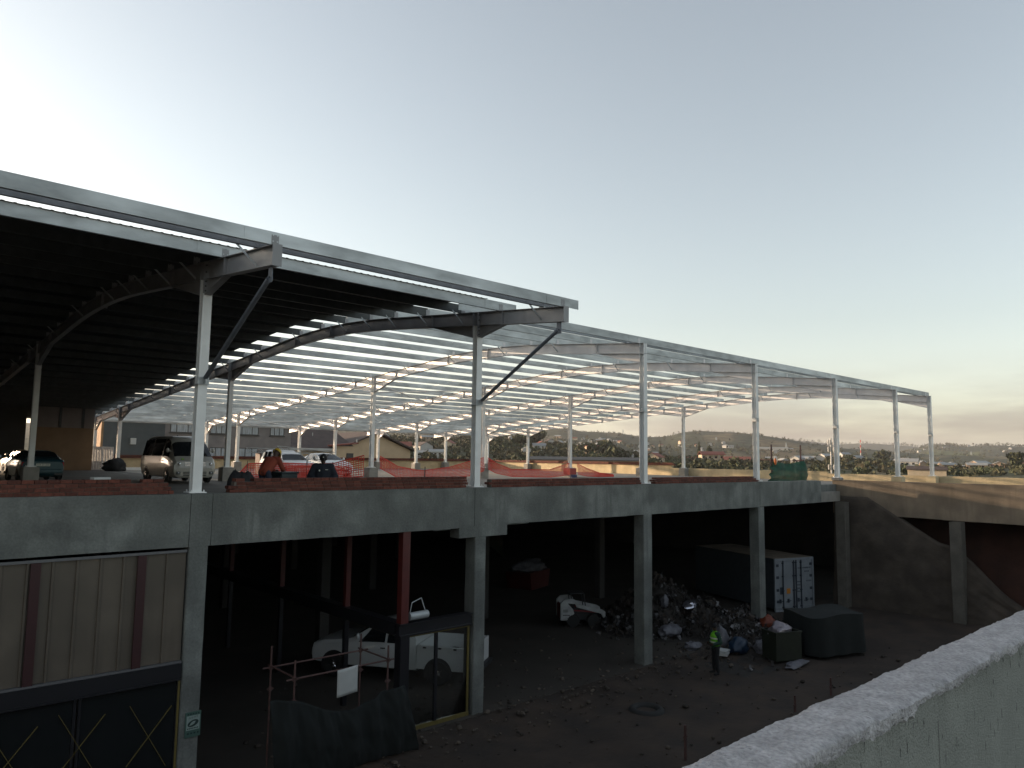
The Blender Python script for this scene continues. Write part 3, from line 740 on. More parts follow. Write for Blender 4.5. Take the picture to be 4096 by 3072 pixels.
M['red_band'] = mat('mast_red_paint', (.4,.05,.03), .6)
def em(d, e): return 7.4 + d*tan(rad(e))
mast('striped_mast', 'red and white banded mast rising from the wooded crest', 'mast', 67.63, 800, em(800,.35), em(800,1.62), .55, True)
mast('antenna_mast', 'sunlit white antenna mast with panel antennas beside a white column', 'mast', 65.72, 150, -6, em(150,1.75), .2, False, panels=(8.3, 12.6, 15.9, 17.2))
for az, d, e0, e1, lb in ((50.95, 1530, 1.85, 2.3, 'lattice pylon standing on the grassy ridge'), (57.85, 1350, 1.35, 1.78, 'lattice pylon on the flank of the big hill'), (62.75, 1300, .95, 1.4, 'faint lattice pylon low on the right flank of the big hill'), (74.2, 2200, .4, .85, 'lattice pylon beside the green field on the right')):
    mast('pylon', lb, 'pylon', az, d, em(d,e0), em(d,e1), .16, lattice=True, group='pylons on the hills')
for az, h, lb in ((57.15, .3, 'short stubby radio mast on the big hilltop'), (57.6, .42, 'tallest thin radio mast on the big hilltop'), (58.4, .33, 'radio mast right of the others on the big hilltop')):
    mast('radio_mast', lb, 'mast', az, 1555, em(1555, table(T_MID, az)-.05), em(1555, table(T_MID, az)+h), .35, group='radio masts on the big hilltop')

# ------------------------------------------------------------------ buildings just behind the deck
M['render_grey'] = mat('grey_pink_render', (.19,.165,.155), .85, var=.15, vscale=1.2, stain=.2)
M['render_ochre'] = mat('ochre_render', (.3,.17,.08), .85, var=.3, vscale=1.5)
M['render_dark'] = mat('dark_grey_render', (.065,.07,.07), .85, var=.15, vscale=1.2)
M['render_tan'] = mat('tan_render', (.5,.36,.23), .85, var=.12, vscale=1)
M['curtain_glass'] = mat('curtained_window', (.3,.33,.36), .15, var=.4, vscale=2, stretch=(4,4,.6))
M['frame_dark'] = mat('dark_window_frame', (.03,.025,.022), .5)
M['brick_dark'] = mat('dark_brick_band', (.12,.04,.028), .9, var=.3, vscale=10)
def flats():
    Y = 96; k = 96/90
    o = thing('apartment_house', 'two-storey grey rendered house with dark framed windows behind the minibus', 'house', (38, Y, 3))
    m = MB(); m.box((29.8, Y, 1), (46.4, Y+9, 11.3)); m.build('wall', M['render_grey'], o, world=True)
    m = MB(); m.box((23.0, Y-.3, 1), (29.79, Y+3.4, 11.2)); m.build('side_wing', [M['render_dark']], o, world=True)
    m = MB(); m.box((22.75, Y-.31, 1), (22.996, Y+3.4, 11.2)); m.build('end_wall', M['render_ochre'], o, world=True)
    m = MB(); m.prism([(Y-.4,11.31),(Y+4.5,11.6),(Y+9.4,11.31)], 'x', 29.4, 46.8); m.build('roof', ROOFS['brown'], o, world=True)
    m = MB(); m.prism([(Y-.5,11.21),(Y+1.7,11.35),(Y+3.6,11.21)], 'x', 22.6, 29.39); m.build('roof', ROOFS['brown'], o, world=True)
    def win(x0, x1, z0, z1, cols):
        x0, x1 = x0*k, x1*k; z0, z1 = 7.4+(z0-7.4)*k, 7.4+(z1-7.4)*k
        f = MB(); t = .09
        f.box((x0, Y-.06, z0), (x1, Y-.003, z0+t)); f.box((x0, Y-.06, z1-t), (x1, Y-.003, z1)); n = len(cols)
        xs = [lerp(x0, x1, c) for c in cols]
        for x in xs: f.box((x-t/2, Y-.06, z0+t), (x+t/2, Y-.003, z1-t))
        f.box((x0-.15, Y-.16, z0-.12), (x1+.15, Y-.004, z0-.004)); w = f.build('window', M['frame_dark'], o, world=True)
        g = MB(); g.box((x0+.02, Y-.03, z0+t), (x1-.02, Y-.004, z1-t)); g.build('pane', M['curtain_glass'], w, world=True)
    win(28.6, 31.2, 9.88, 11.05, (0,.26,.76,1)); win(33.2, 35.2, 9.88, 11.05, (0,.33,.66,1)); win(36.5, 39.1, 9.85, 11.05, (0,.2,.7,1)); win(40.7, 42.5, 9.85, 11.05, (0,.3,.66,1))
    win(36.7, 39.1, 6.9, 8.25, (0,.35,.7,1)); win(28.6, 31.2, 6.9, 8.25, (0,.35,.7,1)); win(33.2, 35.2, 6.9, 8.25, (0,.35,.7,1))
    m = MB(); m.box((25.9, Y-.68, 8.45), (26.5, Y-.305, 9.2)); m.build('air_conditioner', WALLS['white'], o, world=True, bevel=.03)
flats()
def gable_house():
    o = thing('gable_house', 'tan house with dark brown tiled roof and a wide gable behind the back wall', 'house', (47, 80, 3))
    zg = lambda z: 7.4 + (z-7.4)*.941
    P, ze, zp, hx = 50.1, zg(8.2), zg(10.45), 5.55
    m = MB(); m.prism([(P-hx+.4,0),(P+hx-.4,0),(P+hx-.4,ze+.1),(P,zp-.1),(P-hx+.4,ze+.1)], 'y', 80, 93); m.build('gable_wall', M['render_tan'], o, world=True)
    r = MB(); r.prism([(P-hx-.1,ze-.05),(P,zp+.05),(P+hx+.1,ze-.05),(P+hx+.1,ze+.14),(P,zp+.26),(P-hx-.1,ze+.14)], 'y', 79.4, 93.5); r.build('roof', ROOFS['brown'], o, world=True)
    m = MB(); m.box((33.4, 79.2, 0), (46.2, 89, zg(8.15))); m.build('wall', M['render_tan'], o, world=True)
    z1, z2 = zg(8.15), zg(10.65)
    r = MB(); r.prism([(78.3,z1),(84.2,z2),(90,z1),(90,z1+.2),(84.2,z2+.2),(78.3,z1+.2)], 'x', 33.0, 46.35); r.build('roof', ROOFS['brown'], o, world=True)
    g = MB(); g.box((33.0, 78.12, z1-.1), (43.0, 78.28, z1+.16)); g.build('gutter', WALLS['white'], o, world=True)
    m = MB(); m.box((43.6, 78.2, 0), (46.6, 79.9, zg(8.65))); m.build('porch_wall', M['render_tan'], o, world=True)
    r = MB(); r.prism([(42.9, zg(8.6)),(46.2,zg(8.98)),(46.2,zg(8.98)+.16),(42.9,zg(8.6)+.16)], 'y', 77.7, 79.3); r.build('porch_roof', ROOFS['red'], o, world=True)
    f = MB(); f.box((44.9, 78.12, 6.9), (45.8, 78.19, 7.75)); f.build('window', M['frame_dark'], o, world=True)
    c = MB(); c.tube((39.1,81.2,zg(9.3)),(39.1,81.2,zg(9.3)+.75),.05,6); c.build('vent_pipe', WALLS['white'], o, world=True)
    c = MB(); c.tube((42.4,82,zg(9.7)),(42.4,82,zg(9.7)+.6),.05,6); c.build('vent_pipe', WALLS['white'], o, world=True)
    c = MB(); c.box((46.05, 77.9, zg(8.9)), (46.15, 78.05, zg(9.6))); c.build('downpipe', WALLS['white'], o, world=True)
gable_house()
g = bpy.data.objects['gable_house']; k = 1.32; g.location = Vector((0,0,7.4)) + (g.location - Vector((0,0,7.4)))*k; g.scale = (k,k,k)
# back of the sheeted bays: brown block wall and dark infill
M['brown_block'] = mat('brown_block_wall', (.2,.13,.075), .9, var=.2, vscale=1.5, stain=.25)
w = thing('block_wall', 'brown unlit block wall under the sheeted roof, behind the blue car', 'wall', (11.2, 57, 6.2))
m = MB(); m.box((9.7, 57, 6.15), (13.1, 57.22, 9.05)); m.build('block_panel', M['brown_block'], w, world=True)
m = MB(); m.box((9.7, 57.01, 9.054), (13.1, 57.21, 10.4)); m.build('upper_panel', M['render_grey'], w, world=True)
for x in (11.05, 12.4):
    m = MB(); m.box((x-.08, 56.97, 9.05), (x+.08, 56.999, 10.4)); m.build('stud', M['render_dark'], w, world=True)
w = thing('infill_wall', 'dark sheeted wall closing the left end of the shed', 'wall', (0, 60, 6.2))
m = MB(); m.box((-14, 60.5, 6.2), (.2, 60.7, 10.3)); m.box((.2, 60.5, 9.2), (3.2, 60.7, 10.3)); m.box((3.2, 60.5, 6.2), (9.69, 60.7, 10.3)); m.build('back_sheet', M['render_dark'], w, world=True)  # unseen gap added in the sheet to let sun reach the beige car
m = MB(); m.box((-12.4, 16, 6.0), (-12.2, 60.49, 12.4)); m.build('side_sheet', M['render_dark'], w, world=True)
# ------------------------------------------------------------------ vehicles
PAINT = {k: mat(k+'_car_paint', c, .3, metal=mt, coat=.6, var=.06, vscale=2) for k, c, mt in (('white',(.62,.63,.63),0), ('silver',(.4,.42,.43),.5), ('teal',(.012,.05,.065),.2), ('beige',(.3,.26,.19),.3), ('cream',(.3,.29,.26),0))}
M['car_glass'] = mat('car_glass', (.012,.014,.016), .05, spec=.7)
M['tail_red'] = mat('tail_lamp_red', (.35,.012,.015), .25)
M['lamp_clear'] = mat('headlamp_lens', (.5,.52,.53), .12, metal=.6)
M['plate'] = mat('number_plate', (.6,.6,.52), .5)
M['letter'] = mat('plate_letters', (.02,.02,.02), .6)
class Loft:
    def __init__(s, st): s.st = st
    def ring(s, st):
        x, zb, zs, zt, wb, ws, wt = st
        return [Vector((x, a, b)) for a, b in ((0,zb),(wb*.8,zb),(wb,zb+.07),(ws,lerp(zb,zs,.5)),(ws*.985,zs),(lerp(ws*.985,wt,.9),lerp(zs,zt,.84)),(wt*.82,lerp(zs,zt,.98)),(0,zt))]
    def at(s, x, t, side=1):
        st = s.st; k = 0
        while k < len(st)-2 and x < st[k+1][0]: k += 1
        a, b = st[k], st[k+1]; u = max(0, min(1, (x-a[0])/(b[0]-a[0])))
        A, B = s.ring(a), s.ring(b); i = min(6, int(t)); f = t-i
        p = (A[i].lerp(A[i+1], f)).lerp(B[i].lerp(B[i+1], f), u); p.y *= side; return p
    def body(s, mt, parent, name='body'):
        m = MB(); rows = []
        for st in s.st:
            r = s.ring(st); rows.append(r + [Vector((p.x,-p.y,p.z)) for p in r[-2:0:-1]] + [r[0]])
        m.sheet(rows); n = len(rows[0])
        m.f += [tuple(range(n-1)), tuple(range((len(rows)-1)*n+n-2, (len(rows)-1)*n-1, -1))]; m.m += [0,0]
        return m.build(name, mt, parent, smooth=32, merge=True, bevel=0)
    def patch(s, name, mt, parent, q, side=1, off=.012, both=False, n=6):
        """q: four (x, t) corners in order around; lifts the patch off the body by off"""
        m = MB(); rows = []
        for i in range(n+1):
            u = i/n; r = []
            for j in range(n+1):
                v = j/n
                x = lerp(lerp(q[0][0], q[1][0], u), lerp(q[3][0], q[2][0], u), v); t = lerp(lerp(q[0][1], q[1][1], u), lerp(q[3][1], q[2][1], u), v)
                p = s.at(x, t, side); e = .02
                du = s.at(x+e, t, side)-s.at(x-e, t, side); dv = s.at(x, min(6.99,t+e), side)-s.at(x, max(.01,t-e), side)
                nn = du.cross(dv)
                if nn.length < 1e-9: nn = Vector((0,side,0))
                nn.normalize()
                if nn.dot(Vector((.0, side, .4))) < 0 and abs(nn.x) < .9: nn = -nn
                if abs(nn.x) >= .9 and nn.x*(x) < 0: nn = -nn
                r.append(p + nn*off)
            rows.append(r)
        m.sheet(rows); return m.build(name, mt, parent, smooth=60)
    def screen(s, name, mt, parent, x_low, x_top, t0=5.25, off=.012, n=8, rear=False):
        m = MB(); rows = []
        for i in range(n+1):
            u = i/n; x = lerp(x_low, x_top, u); r = []
            tl = [lerp(t0, 6.98, j/5) for j in range(6)]
            for sd, ts in ((1, tl), (-1, tl[::-1])):
                for t in ts:
                    if sd == -1 and t == tl[-1]: continue
                    p = s.at(x, t, sd); r.append(p + Vector((off*(-1 if rear else 1), 0, off)))
            rows.append(r)
        m.sheet(rows); return m.build(name, mt, parent, smooth=60)
def wheel(parent, x, y, r, w=.2, rim='chrome'):
    sd = 1 if y > 0 else -1
    m = MB(); m.lathe([(r*.62,-w/2),(r*.9,-w/2),(r,-w*.34),(r,w*.34),(r*.9,w/2),(r*.62,w/2)], (x, y, r), 'y', 24)
    o = m.build('wheel', M['rubber'], parent, smooth=30)
    q = MB(); yo = y + sd*w*.42; q.lathe([(r*.6, 0), (r*.56, sd*.014), (r*.2, sd*.02), (r*.08, sd*.03)], (x, yo, r), 'y', 20)
    for k in range(5):
        a = 2*pi*k/5; q.bar((x, yo+sd*.028, r), (x+cos(a)*r*.52, yo+sd*.02, r+sin(a)*r*.52), .02, .05, (0,1,0))
    q.build('rim', M[rim], o, smooth=30)
def arch(parent, x, y, r):
    sd = 1 if y > 0 else -1; m = MB(); n = 20
    vs = [(x, y, r*.5)] + [(x+cos(a)*r*1.2, y, r+sin(a)*r*1.2) for a in [pi*1.12 - 1.24*pi*k/n for k in range(n+1)]]
    m.add(vs, [(0,i,i+1) for i in range(1, n+1)]); m.build('wheel_arch', M['plastic_black'], parent)
def plate(parent, x, z, face, text, w=.5):
    m = MB(); m.box((min(x, x+face*.012), -w/2, z-.055), (max(x, x+face*.012), w/2, z+.055)); o = m.build('number_plate', M['plate'], parent)
    c = bpy.data.curves.new('plate_text', 'FONT'); c.body = text; c.size = .1; c.align_x = 'CENTER'; c.align_y = 'CENTER'; c.extrude = .001
    t = bpy.data.objects.new('plate_text', c); COL.objects.link(t); t.parent = o; t.location = (x+face*.0145, 0, z); t.rotation_euler = (pi/2, 0, pi/2 if face > 0 else -pi/2); c.materials.append(M['letter'])
    me = bpy.data.meshes.new_from_object(t); bpy.data.objects.remove(t); t = bpy.data.objects.new('plate_text', me); COL.objects.link(t); t.parent = o
    t.location = (x+face*.0145, 0, z); t.rotation_euler = (pi/2, 0, pi/2 if face > 0 else -pi/2)
def mirrors(L, parent, mt, x, t=4.6):
    for sd in (-1,1):
        p = L.at(x, t, sd); m = MB(); m.bar(p, p+Vector((.02, sd*.1, .02)), .05, .04); m.ball(p+Vector((.03, sd*.17, .05)), .1, 10, 7, sq=(.55,.75,1.05)); m.build('wing_mirror', mt, parent, smooth=40)
def handle(L, parent, x, sd, t=3.75):
    p = L.at(x, t, sd); m = MB(); m.box((x-.08, min(p.y, p.y+sd*.025), p.z-.015), (x+.08, max(p.y, p.y+sd*.025), p.z+.015)); m.build('door_handle', M['plastic_black'], parent)

def minibus():
    o = thing('minibus', 'off-white high-roofed minibus facing out from under the shed', 'minibus', (11.95, 36.42, zdeck(36.4)), -pi/2)
    L = Loft([(2.43,.34,.6,.7,.74,.8,.72),(2.38,.26,.78,.98,.82,.9,.78),(2.2,.24,1.0,1.14,.86,.935,.82),(2.0,.24,1.08,1.3,.88,.94,.8),(1.62,.24,1.1,1.76,.88,.94,.75),(1.3,.24,1.1,2.04,.88,.94,.72),(1.0,.24,1.1,2.12,.88,.94,.72),(-1.5,.24,1.1,2.14,.88,.94,.72),(-2.2,.26,1.1,2.08,.88,.93,.7),(-2.4,.34,1.08,1.7,.84,.9,.68),(-2.43,.4,.98,1.1,.8,.84,.66)])
    P = PAINT['cream']; L.body(P, o)
    L.screen('windscreen', M['car_glass'], o, 2.12, 1.52, t0=5.0)
    for sd in (-1,1):
        L.patch('door_window', M['car_glass'], o, [(1.72,4.12),(.86,4.12),(.86,5.05),(1.42,5.05)], sd)
        L.patch('side_window', M['car_glass'], o, [(.72,4.12),(-.72,4.12),(-.72,5.05),(.72,5.05)], sd); L.patch('side_window', M['car_glass'], o, [(-.82,4.12),(-2.2,4.12),(-2.2,5.05),(-.82,5.05)], sd)
        handle(L, o, .95, sd); handle(L, o, .55, sd)
        for x in (1.55, -1.35): arch(o, x, sd*.945, .33); wheel(o, x, sd*.86, .33)
        m = MB(); m.ball((2.32, sd*.68, .86), .17, 12, 8, sq=(.5,1.15,.62)); h = m.build('headlamp', M['lamp_clear'], o, smooth=60)
        m = MB(); m.ball((2.4, sd*.68, .86), .07, 10, 7); m.build('bulb_lens', M['chrome'], h, smooth=60)
        m = MB(); m.box((2.38, min(sd*.62,sd*.8), .4), (2.445, max(sd*.62,sd*.8), .53)); q = m.build('fog_lamp', M['plastic_black'], o, bevel=.015)
        m = MB(); m.ball((2.44, sd*.71, .465), .045, 10, 7); m.build('fog_lens', M['lamp_clear'], q, smooth=60)
    m = MB()
    for z in (.79,.86,.93): m.box((2.35,-.45,z-.02), (2.425+.3*(.86-z),.45,z+.015))
    m.build('grille', M['chrome'], o, bevel=.006)
    for z in (.5,.43,.36):
        m = MB(); m.box((2.40,-.5,z-.018), (2.452,.5,z+.018)); m.build('bumper_slot', M['plastic_black'], o)
    m = MB(); p = L.at(2.26, 6.3, -1); m.lathe([(.07,0),(.07,.012),(.05,.016)], (2.3,-.52,1.06), 'x', 16); m.build('bonnet_badge', mat('green_badge', (.1,.22,.03), .5), o)
    m = MB(); m.box((1.9,.3,1.42),(1.93,.42,1.64)); m.build('licence_disc', M['plate'], o)
    mirrors(L, o, P, 1.72, 4.7)
    m = MB(); m.tube((-.4,.1,2.13),(-.4,.1,2.19),.03,8); m.build('roof_vent', M['plastic_black'], o)
minibus()
def canopy_pickup():
    o = thing('canopy_pickup', 'small white pickup with a white canopy parked behind orange netting', 'pickup', (19.55, 40.6, zdeck(40)), -pi/2)
    L = Loft([(2.1,.36,.55,.6,.7,.74,.66),(2.04,.28,.68,.76,.78,.8,.7),(1.7,.22,.82,.9,.8,.83,.74),(1.0,.22,.88,.97,.8,.84,.76),(.82,.22,.9,1.04,.8,.84,.74),(.35,.22,.9,1.4,.8,.84,.6),(.1,.22,.9,1.46,.8,.84,.6),(-.38,.22,.9,1.47,.8,.84,.6),(-.46,.22,.9,1.5,.8,.84,.66),(-.6,.22,.9,1.6,.8,.84,.68),(-1.6,.24,.9,1.62,.8,.84,.68),(-1.95,.26,.9,1.5,.8,.83,.66),(-2.15,.34,.88,1.0,.78,.82,.66),(-2.18,.4,.8,.88,.74,.78,.64)])
    P = PAINT['white']; L.body(P, o); L.screen('windscreen', M['car_glass'], o, .86, .42, t0=5.0)
    for sd in (-1,1):
        L.patch('door_window', M['car_glass'], o, [(.62,4.1),(-.3,4.1),(-.3,5.05),(.3,5.05)], sd)
        L.patch('canopy_window', M['car_glass'], o, [(-.75,4.3),(-1.15,4.3),(-1.15,5.0),(-.75,5.0)], sd); L.patch('canopy_window', M['car_glass'], o, [(-1.3,4.3),(-1.8,4.3),(-1.75,5.0),(-1.3,5.0)], sd)
        handle(L, o, -.2, sd)
        for x in (1.35, -1.3): arch(o, x, sd*.845, .29); wheel(o, x, sd*.76, .29, .18)
        m = MB(); m.ball((1.98, sd*.6, .66), .13, 12, 8, sq=(.6,1.1,.6)); m.build('headlamp', M['lamp_clear'], o, smooth=60)
    m = MB(); m.box((2.02,-.4,.6),(2.115,.4,.7)); m.build('grille', M['plastic_black'], o, bevel=.01)
    mirrors(L, o, P, .62, 4.6); plate(o, 2.105, .45, 1, 'NX 46-18')
    r = MB()
    for z in (.0,.28): r.bar((-2.3,.1,1.95+z*.6), (1.6,.75,2.0+z*.6), .03, .03)
    # lattice girders lying on a trestle behind the roofs
canopy_pickup()
def hatchback():
    o = thing('hatchback', 'clean white sedan with sloping bonnet parked beside the canopy pickup', 'car', (22.88, 42.45, zdeck(42)), -pi/2)
    L = Loft([(2.13,.34,.52,.58,.66,.7,.6),(2.08,.24,.66,.72,.78,.8,.68),(1.8,.2,.78,.86,.82,.84,.74),(1.05,.19,.88,.99,.82,.86,.78),(.85,.19,.9,1.05,.82,.86,.76),(.2,.19,.92,1.38,.82,.86,.6),(-.3,.19,.93,1.45,.82,.86,.58),(-1.0,.19,.94,1.42,.82,.86,.57),(-1.6,.2,.95,1.22,.82,.85,.6),(-1.85,.22,.95,1.05,.8,.84,.68),(-2.05,.3,.9,1.0,.78,.82,.7),(-2.12,.4,.8,.9,.72,.76,.64)])
    P = PAINT['white']; L.body(P, o); L.screen('windscreen', M['car_glass'], o, .92, .2, t0=5.0); L.screen('rear_window', M['car_glass'], o, -1.75, -1.1, t0=5.0, rear=True)
    for sd in (-1,1):
        L.patch('door_window', M['car_glass'], o, [(.66,4.12),(-.22,4.12),(-.22,5.02),(.12,5.02)], sd); L.patch('rear_door_window', M['car_glass'], o, [(-.32,4.12),(-1.35,4.12),(-1.05,5.0),(-.32,5.02)], sd)
        handle(L, o, -.15, sd); handle(L, o, -1.05, sd)
        for x in (1.32, -1.28): arch(o, x, sd*.865, .31); wheel(o, x, sd*.78, .31, .19)
        m = MB(); m.ball((1.95, sd*.62, .7), .16, 12, 8, sq=(.85,1.0,.5)); m.build('headlamp', M['lamp_clear'], o, smooth=60)
        m = MB(); m.box((2.02, min(sd*.58,sd*.74), .3), (2.1, max(sd*.58,sd*.74), .42)); m.build('fog_lamp', M['plastic_black'], o, bevel=.015)
    m = MB(); m.box((2.05,-.42,.34),(2.135,.42,.48)); m.build('grille', M['plastic_black'], o, bevel=.02)
    m = MB(); m.box((2.06,-.5,.6),(2.125,.5,.65)); m.build('upper_grille', M['chrome'], o, bevel=.01)
    mirrors(L, o, P, .62, 4.6); plate(o, 2.135, .54, 1, 'NX 80572')
hatchback()
def small_car(name, label, loc, rz, paint, tx=None, group=None, gw=.57):
    o = thing(name, label, 'car', loc, rz, group)
    L = Loft([(2.05,.34,.52,.58,.66,.7,.6),(2.0,.24,.68,.74,.76,.78,.68),(1.7,.2,.8,.88,.8,.82,.74),(.95,.19,.88,.97,.8,.83,.76),(.75,.19,.9,1.03,.8,.83,.74),(.1,.19,.91,1.32,.8,.83,.58),(-.4,.19,.92,1.36,.8,.83,.57),(-.95,.19,.92,1.34,.8,.83,.57),(-1.55,.2,.93,1.05,.8,.83,.62),(-1.8,.22,.93,1.0,.79,.82,.7),(-1.95,.28,.88,.97,.78,.8,.7),(-2.02,.38,.78,.88,.72,.76,.64)])
    L.st = [(*t[:6], max(t[6], gw)) if t[3] > 1.2 else t for t in L.st]
    P = PAINT[paint]; L.body(P, o); L.screen('windscreen', M['car_glass'], o, .82, .14, t0=5.0); L.screen('rear_window', M['car_glass'], o, -1.5, -1.0, t0=5.0, rear=True)
    for sd in (-1,1):
        L.patch('door_window', M['car_glass'], o, [(.55,4.1),(-.3,4.1),(-.3,5.05),(.05,5.05)], sd); L.patch('rear_door_window', M['car_glass'], o, [(-.38,4.1),(-1.3,4.1),(-1.0,5.0),(-.38,5.05)], sd)
        handle(L, o, -.2, sd); handle(L, o, -1.1, sd)
        for x in (1.25, -1.25): arch(o, x, sd*.835, .3); wheel(o, x, sd*.755, .3, .18)
        m = MB(); m.ball((1.88, sd*.6, .7), .14, 12, 8, sq=(.8,1.0,.55)); m.build('headlamp', M['lamp_clear'], o, smooth=60)
        m = MB(); m.box((-2.01, min(sd*.5,sd*.79), .7), (-1.9, max(sd*.5,sd*.79), .86)); m.build('tail_lamp', M['tail_red'], o, bevel=.03)
        m = MB(); m.box((-2.03, min(sd*.45,sd*.76), .3), (-1.96, max(sd*.45,sd*.76), .38)); m.build('reflector', M['plastic_black'], o)
    m = MB(); m.box((1.98,-.4,.36),(2.055,.4,.5)); m.build('grille', M['plastic_black'], o, bevel=.01)
    m = MB(); m.box((-2.045,-.74,.4),(-1.97,.74,.56)); m.build('rear_bumper', P, o, bevel=.03)
    mirrors(L, o, P, .5, 4.6)
    if tx: plate(o, -2.02, .74, -1, tx, .52)
small_car('parked_car', 'dark teal car seen from behind beside the concrete plinth', (6.72, 39.35, zdeck(39)), pi/2, 'teal', 'NX 31-205')
small_car('parked_car', 'silver car nose cut by the left edge of the view', (4.3, 38.5, zdeck(38)), -pi/2, 'silver')
small_car('parked_car', 'beige car with a blinding sun glint, left of the dark teal car', (8.15, 49.2, zdeck(49)), pi/2 + rad(10.3), 'beige', gw=.76)

def yard_pickup():
    o = thing('yard_pickup', 'white double-cab pickup parked under the deck behind the yellow-taped shop frame', 'pickup', (14.82, 21.95, .02), rad(124)); o.scale = (1.05,1.05,1.05)
    # faces left: the load bed ends right of the corbel column
    L = Loft([(2.62,.5,.72,.82,.76,.82,.74),(2.55,.4,.86,1.0,.86,.9,.8),(2.2,.36,1.02,1.12,.88,.92,.82),(1.35,.34,1.08,1.2,.88,.93,.84),(1.15,.34,1.1,1.28,.88,.93,.8),(.55,.34,1.1,1.7,.88,.93,.66),(.2,.34,1.1,1.78,.88,.93,.65),(-.75,.34,1.1,1.76,.88,.93,.65),(-.98,.34,1.1,1.3,.88,.93,.78),(-1.02,.36,1.06,1.1,.88,.93,.8)])
    P = PAINT['white']; L.body(P, o, 'cab'); L.screen('windscreen', M['car_glass'], o, 1.18, .58, t0=5.0)
    m = MB()
    for s in (-1,1): m.box((-2.8, min(s*.86,s*.93), .46), (-1.03, max(s*.86,s*.93), 1.18))
    m.box((-2.8,-.855,.6),(-1.03,.855,.66)); m.box((-1.08,-.855,.665),(-1.03,.855,1.18)); b = m.build('load_bed', P, o, bevel=.02)
    m = MB(); m.box((-2.88,-.9,.5),(-2.81,.9,1.2)); m.build('tailgate', P, o, bevel=.02)
    m = MB(); m.box((-3.04,-.85,.4),(-2.885,.85,.52)); m.build('rear_bumper', M['plastic_black'], o, bevel=.02)
    for s in (-1,1):
        L.patch('door_window', M['car_glass'], o, [(.95,4.12),(.05,4.12),(.05,5.05),(.5,5.05)], s); L.patch('rear_door_window', M['car_glass'], o, [(-.03,4.12),(-.72,4.12),(-.68,5.05),(-.03,5.05)], s)
        handle(L, o, .1, s); handle(L, o, -.62, s)
        for x in (1.75, -1.75): arch(o, x, s*.936, .38); wheel(o, x, s*.83, .38, .25)
        for x in (-1.3,-1.8,-2.3,-2.7):
            m = MB(); m.box((x-.05, min(s*.93,s*.955), 1.1), (x+.05, max(s*.93,s*.955), 1.15)); m.build('tie_hook', M['plastic_black'], o)
        m = MB(); m.box((-2.86, min(s*.84,s*.945), .75), (-2.78, max(s*.84,s*.945), 1.0)); m.build('tail_lamp', M['tail_red'], o)
        m = MB(); m.ball((2.45, s*.7, .88), .16, 12, 8, sq=(.7,1,.6)); m.build('headlamp', M['lamp_clear'], o, smooth=60)
    m = MB(); m.box((2.5,-.5,.74),(2.635,.5,.88)); m.build('grille', M['chrome'], o, bevel=.02)
    mirrors(L, o, P, .9, 4.6)
yard_pickup()

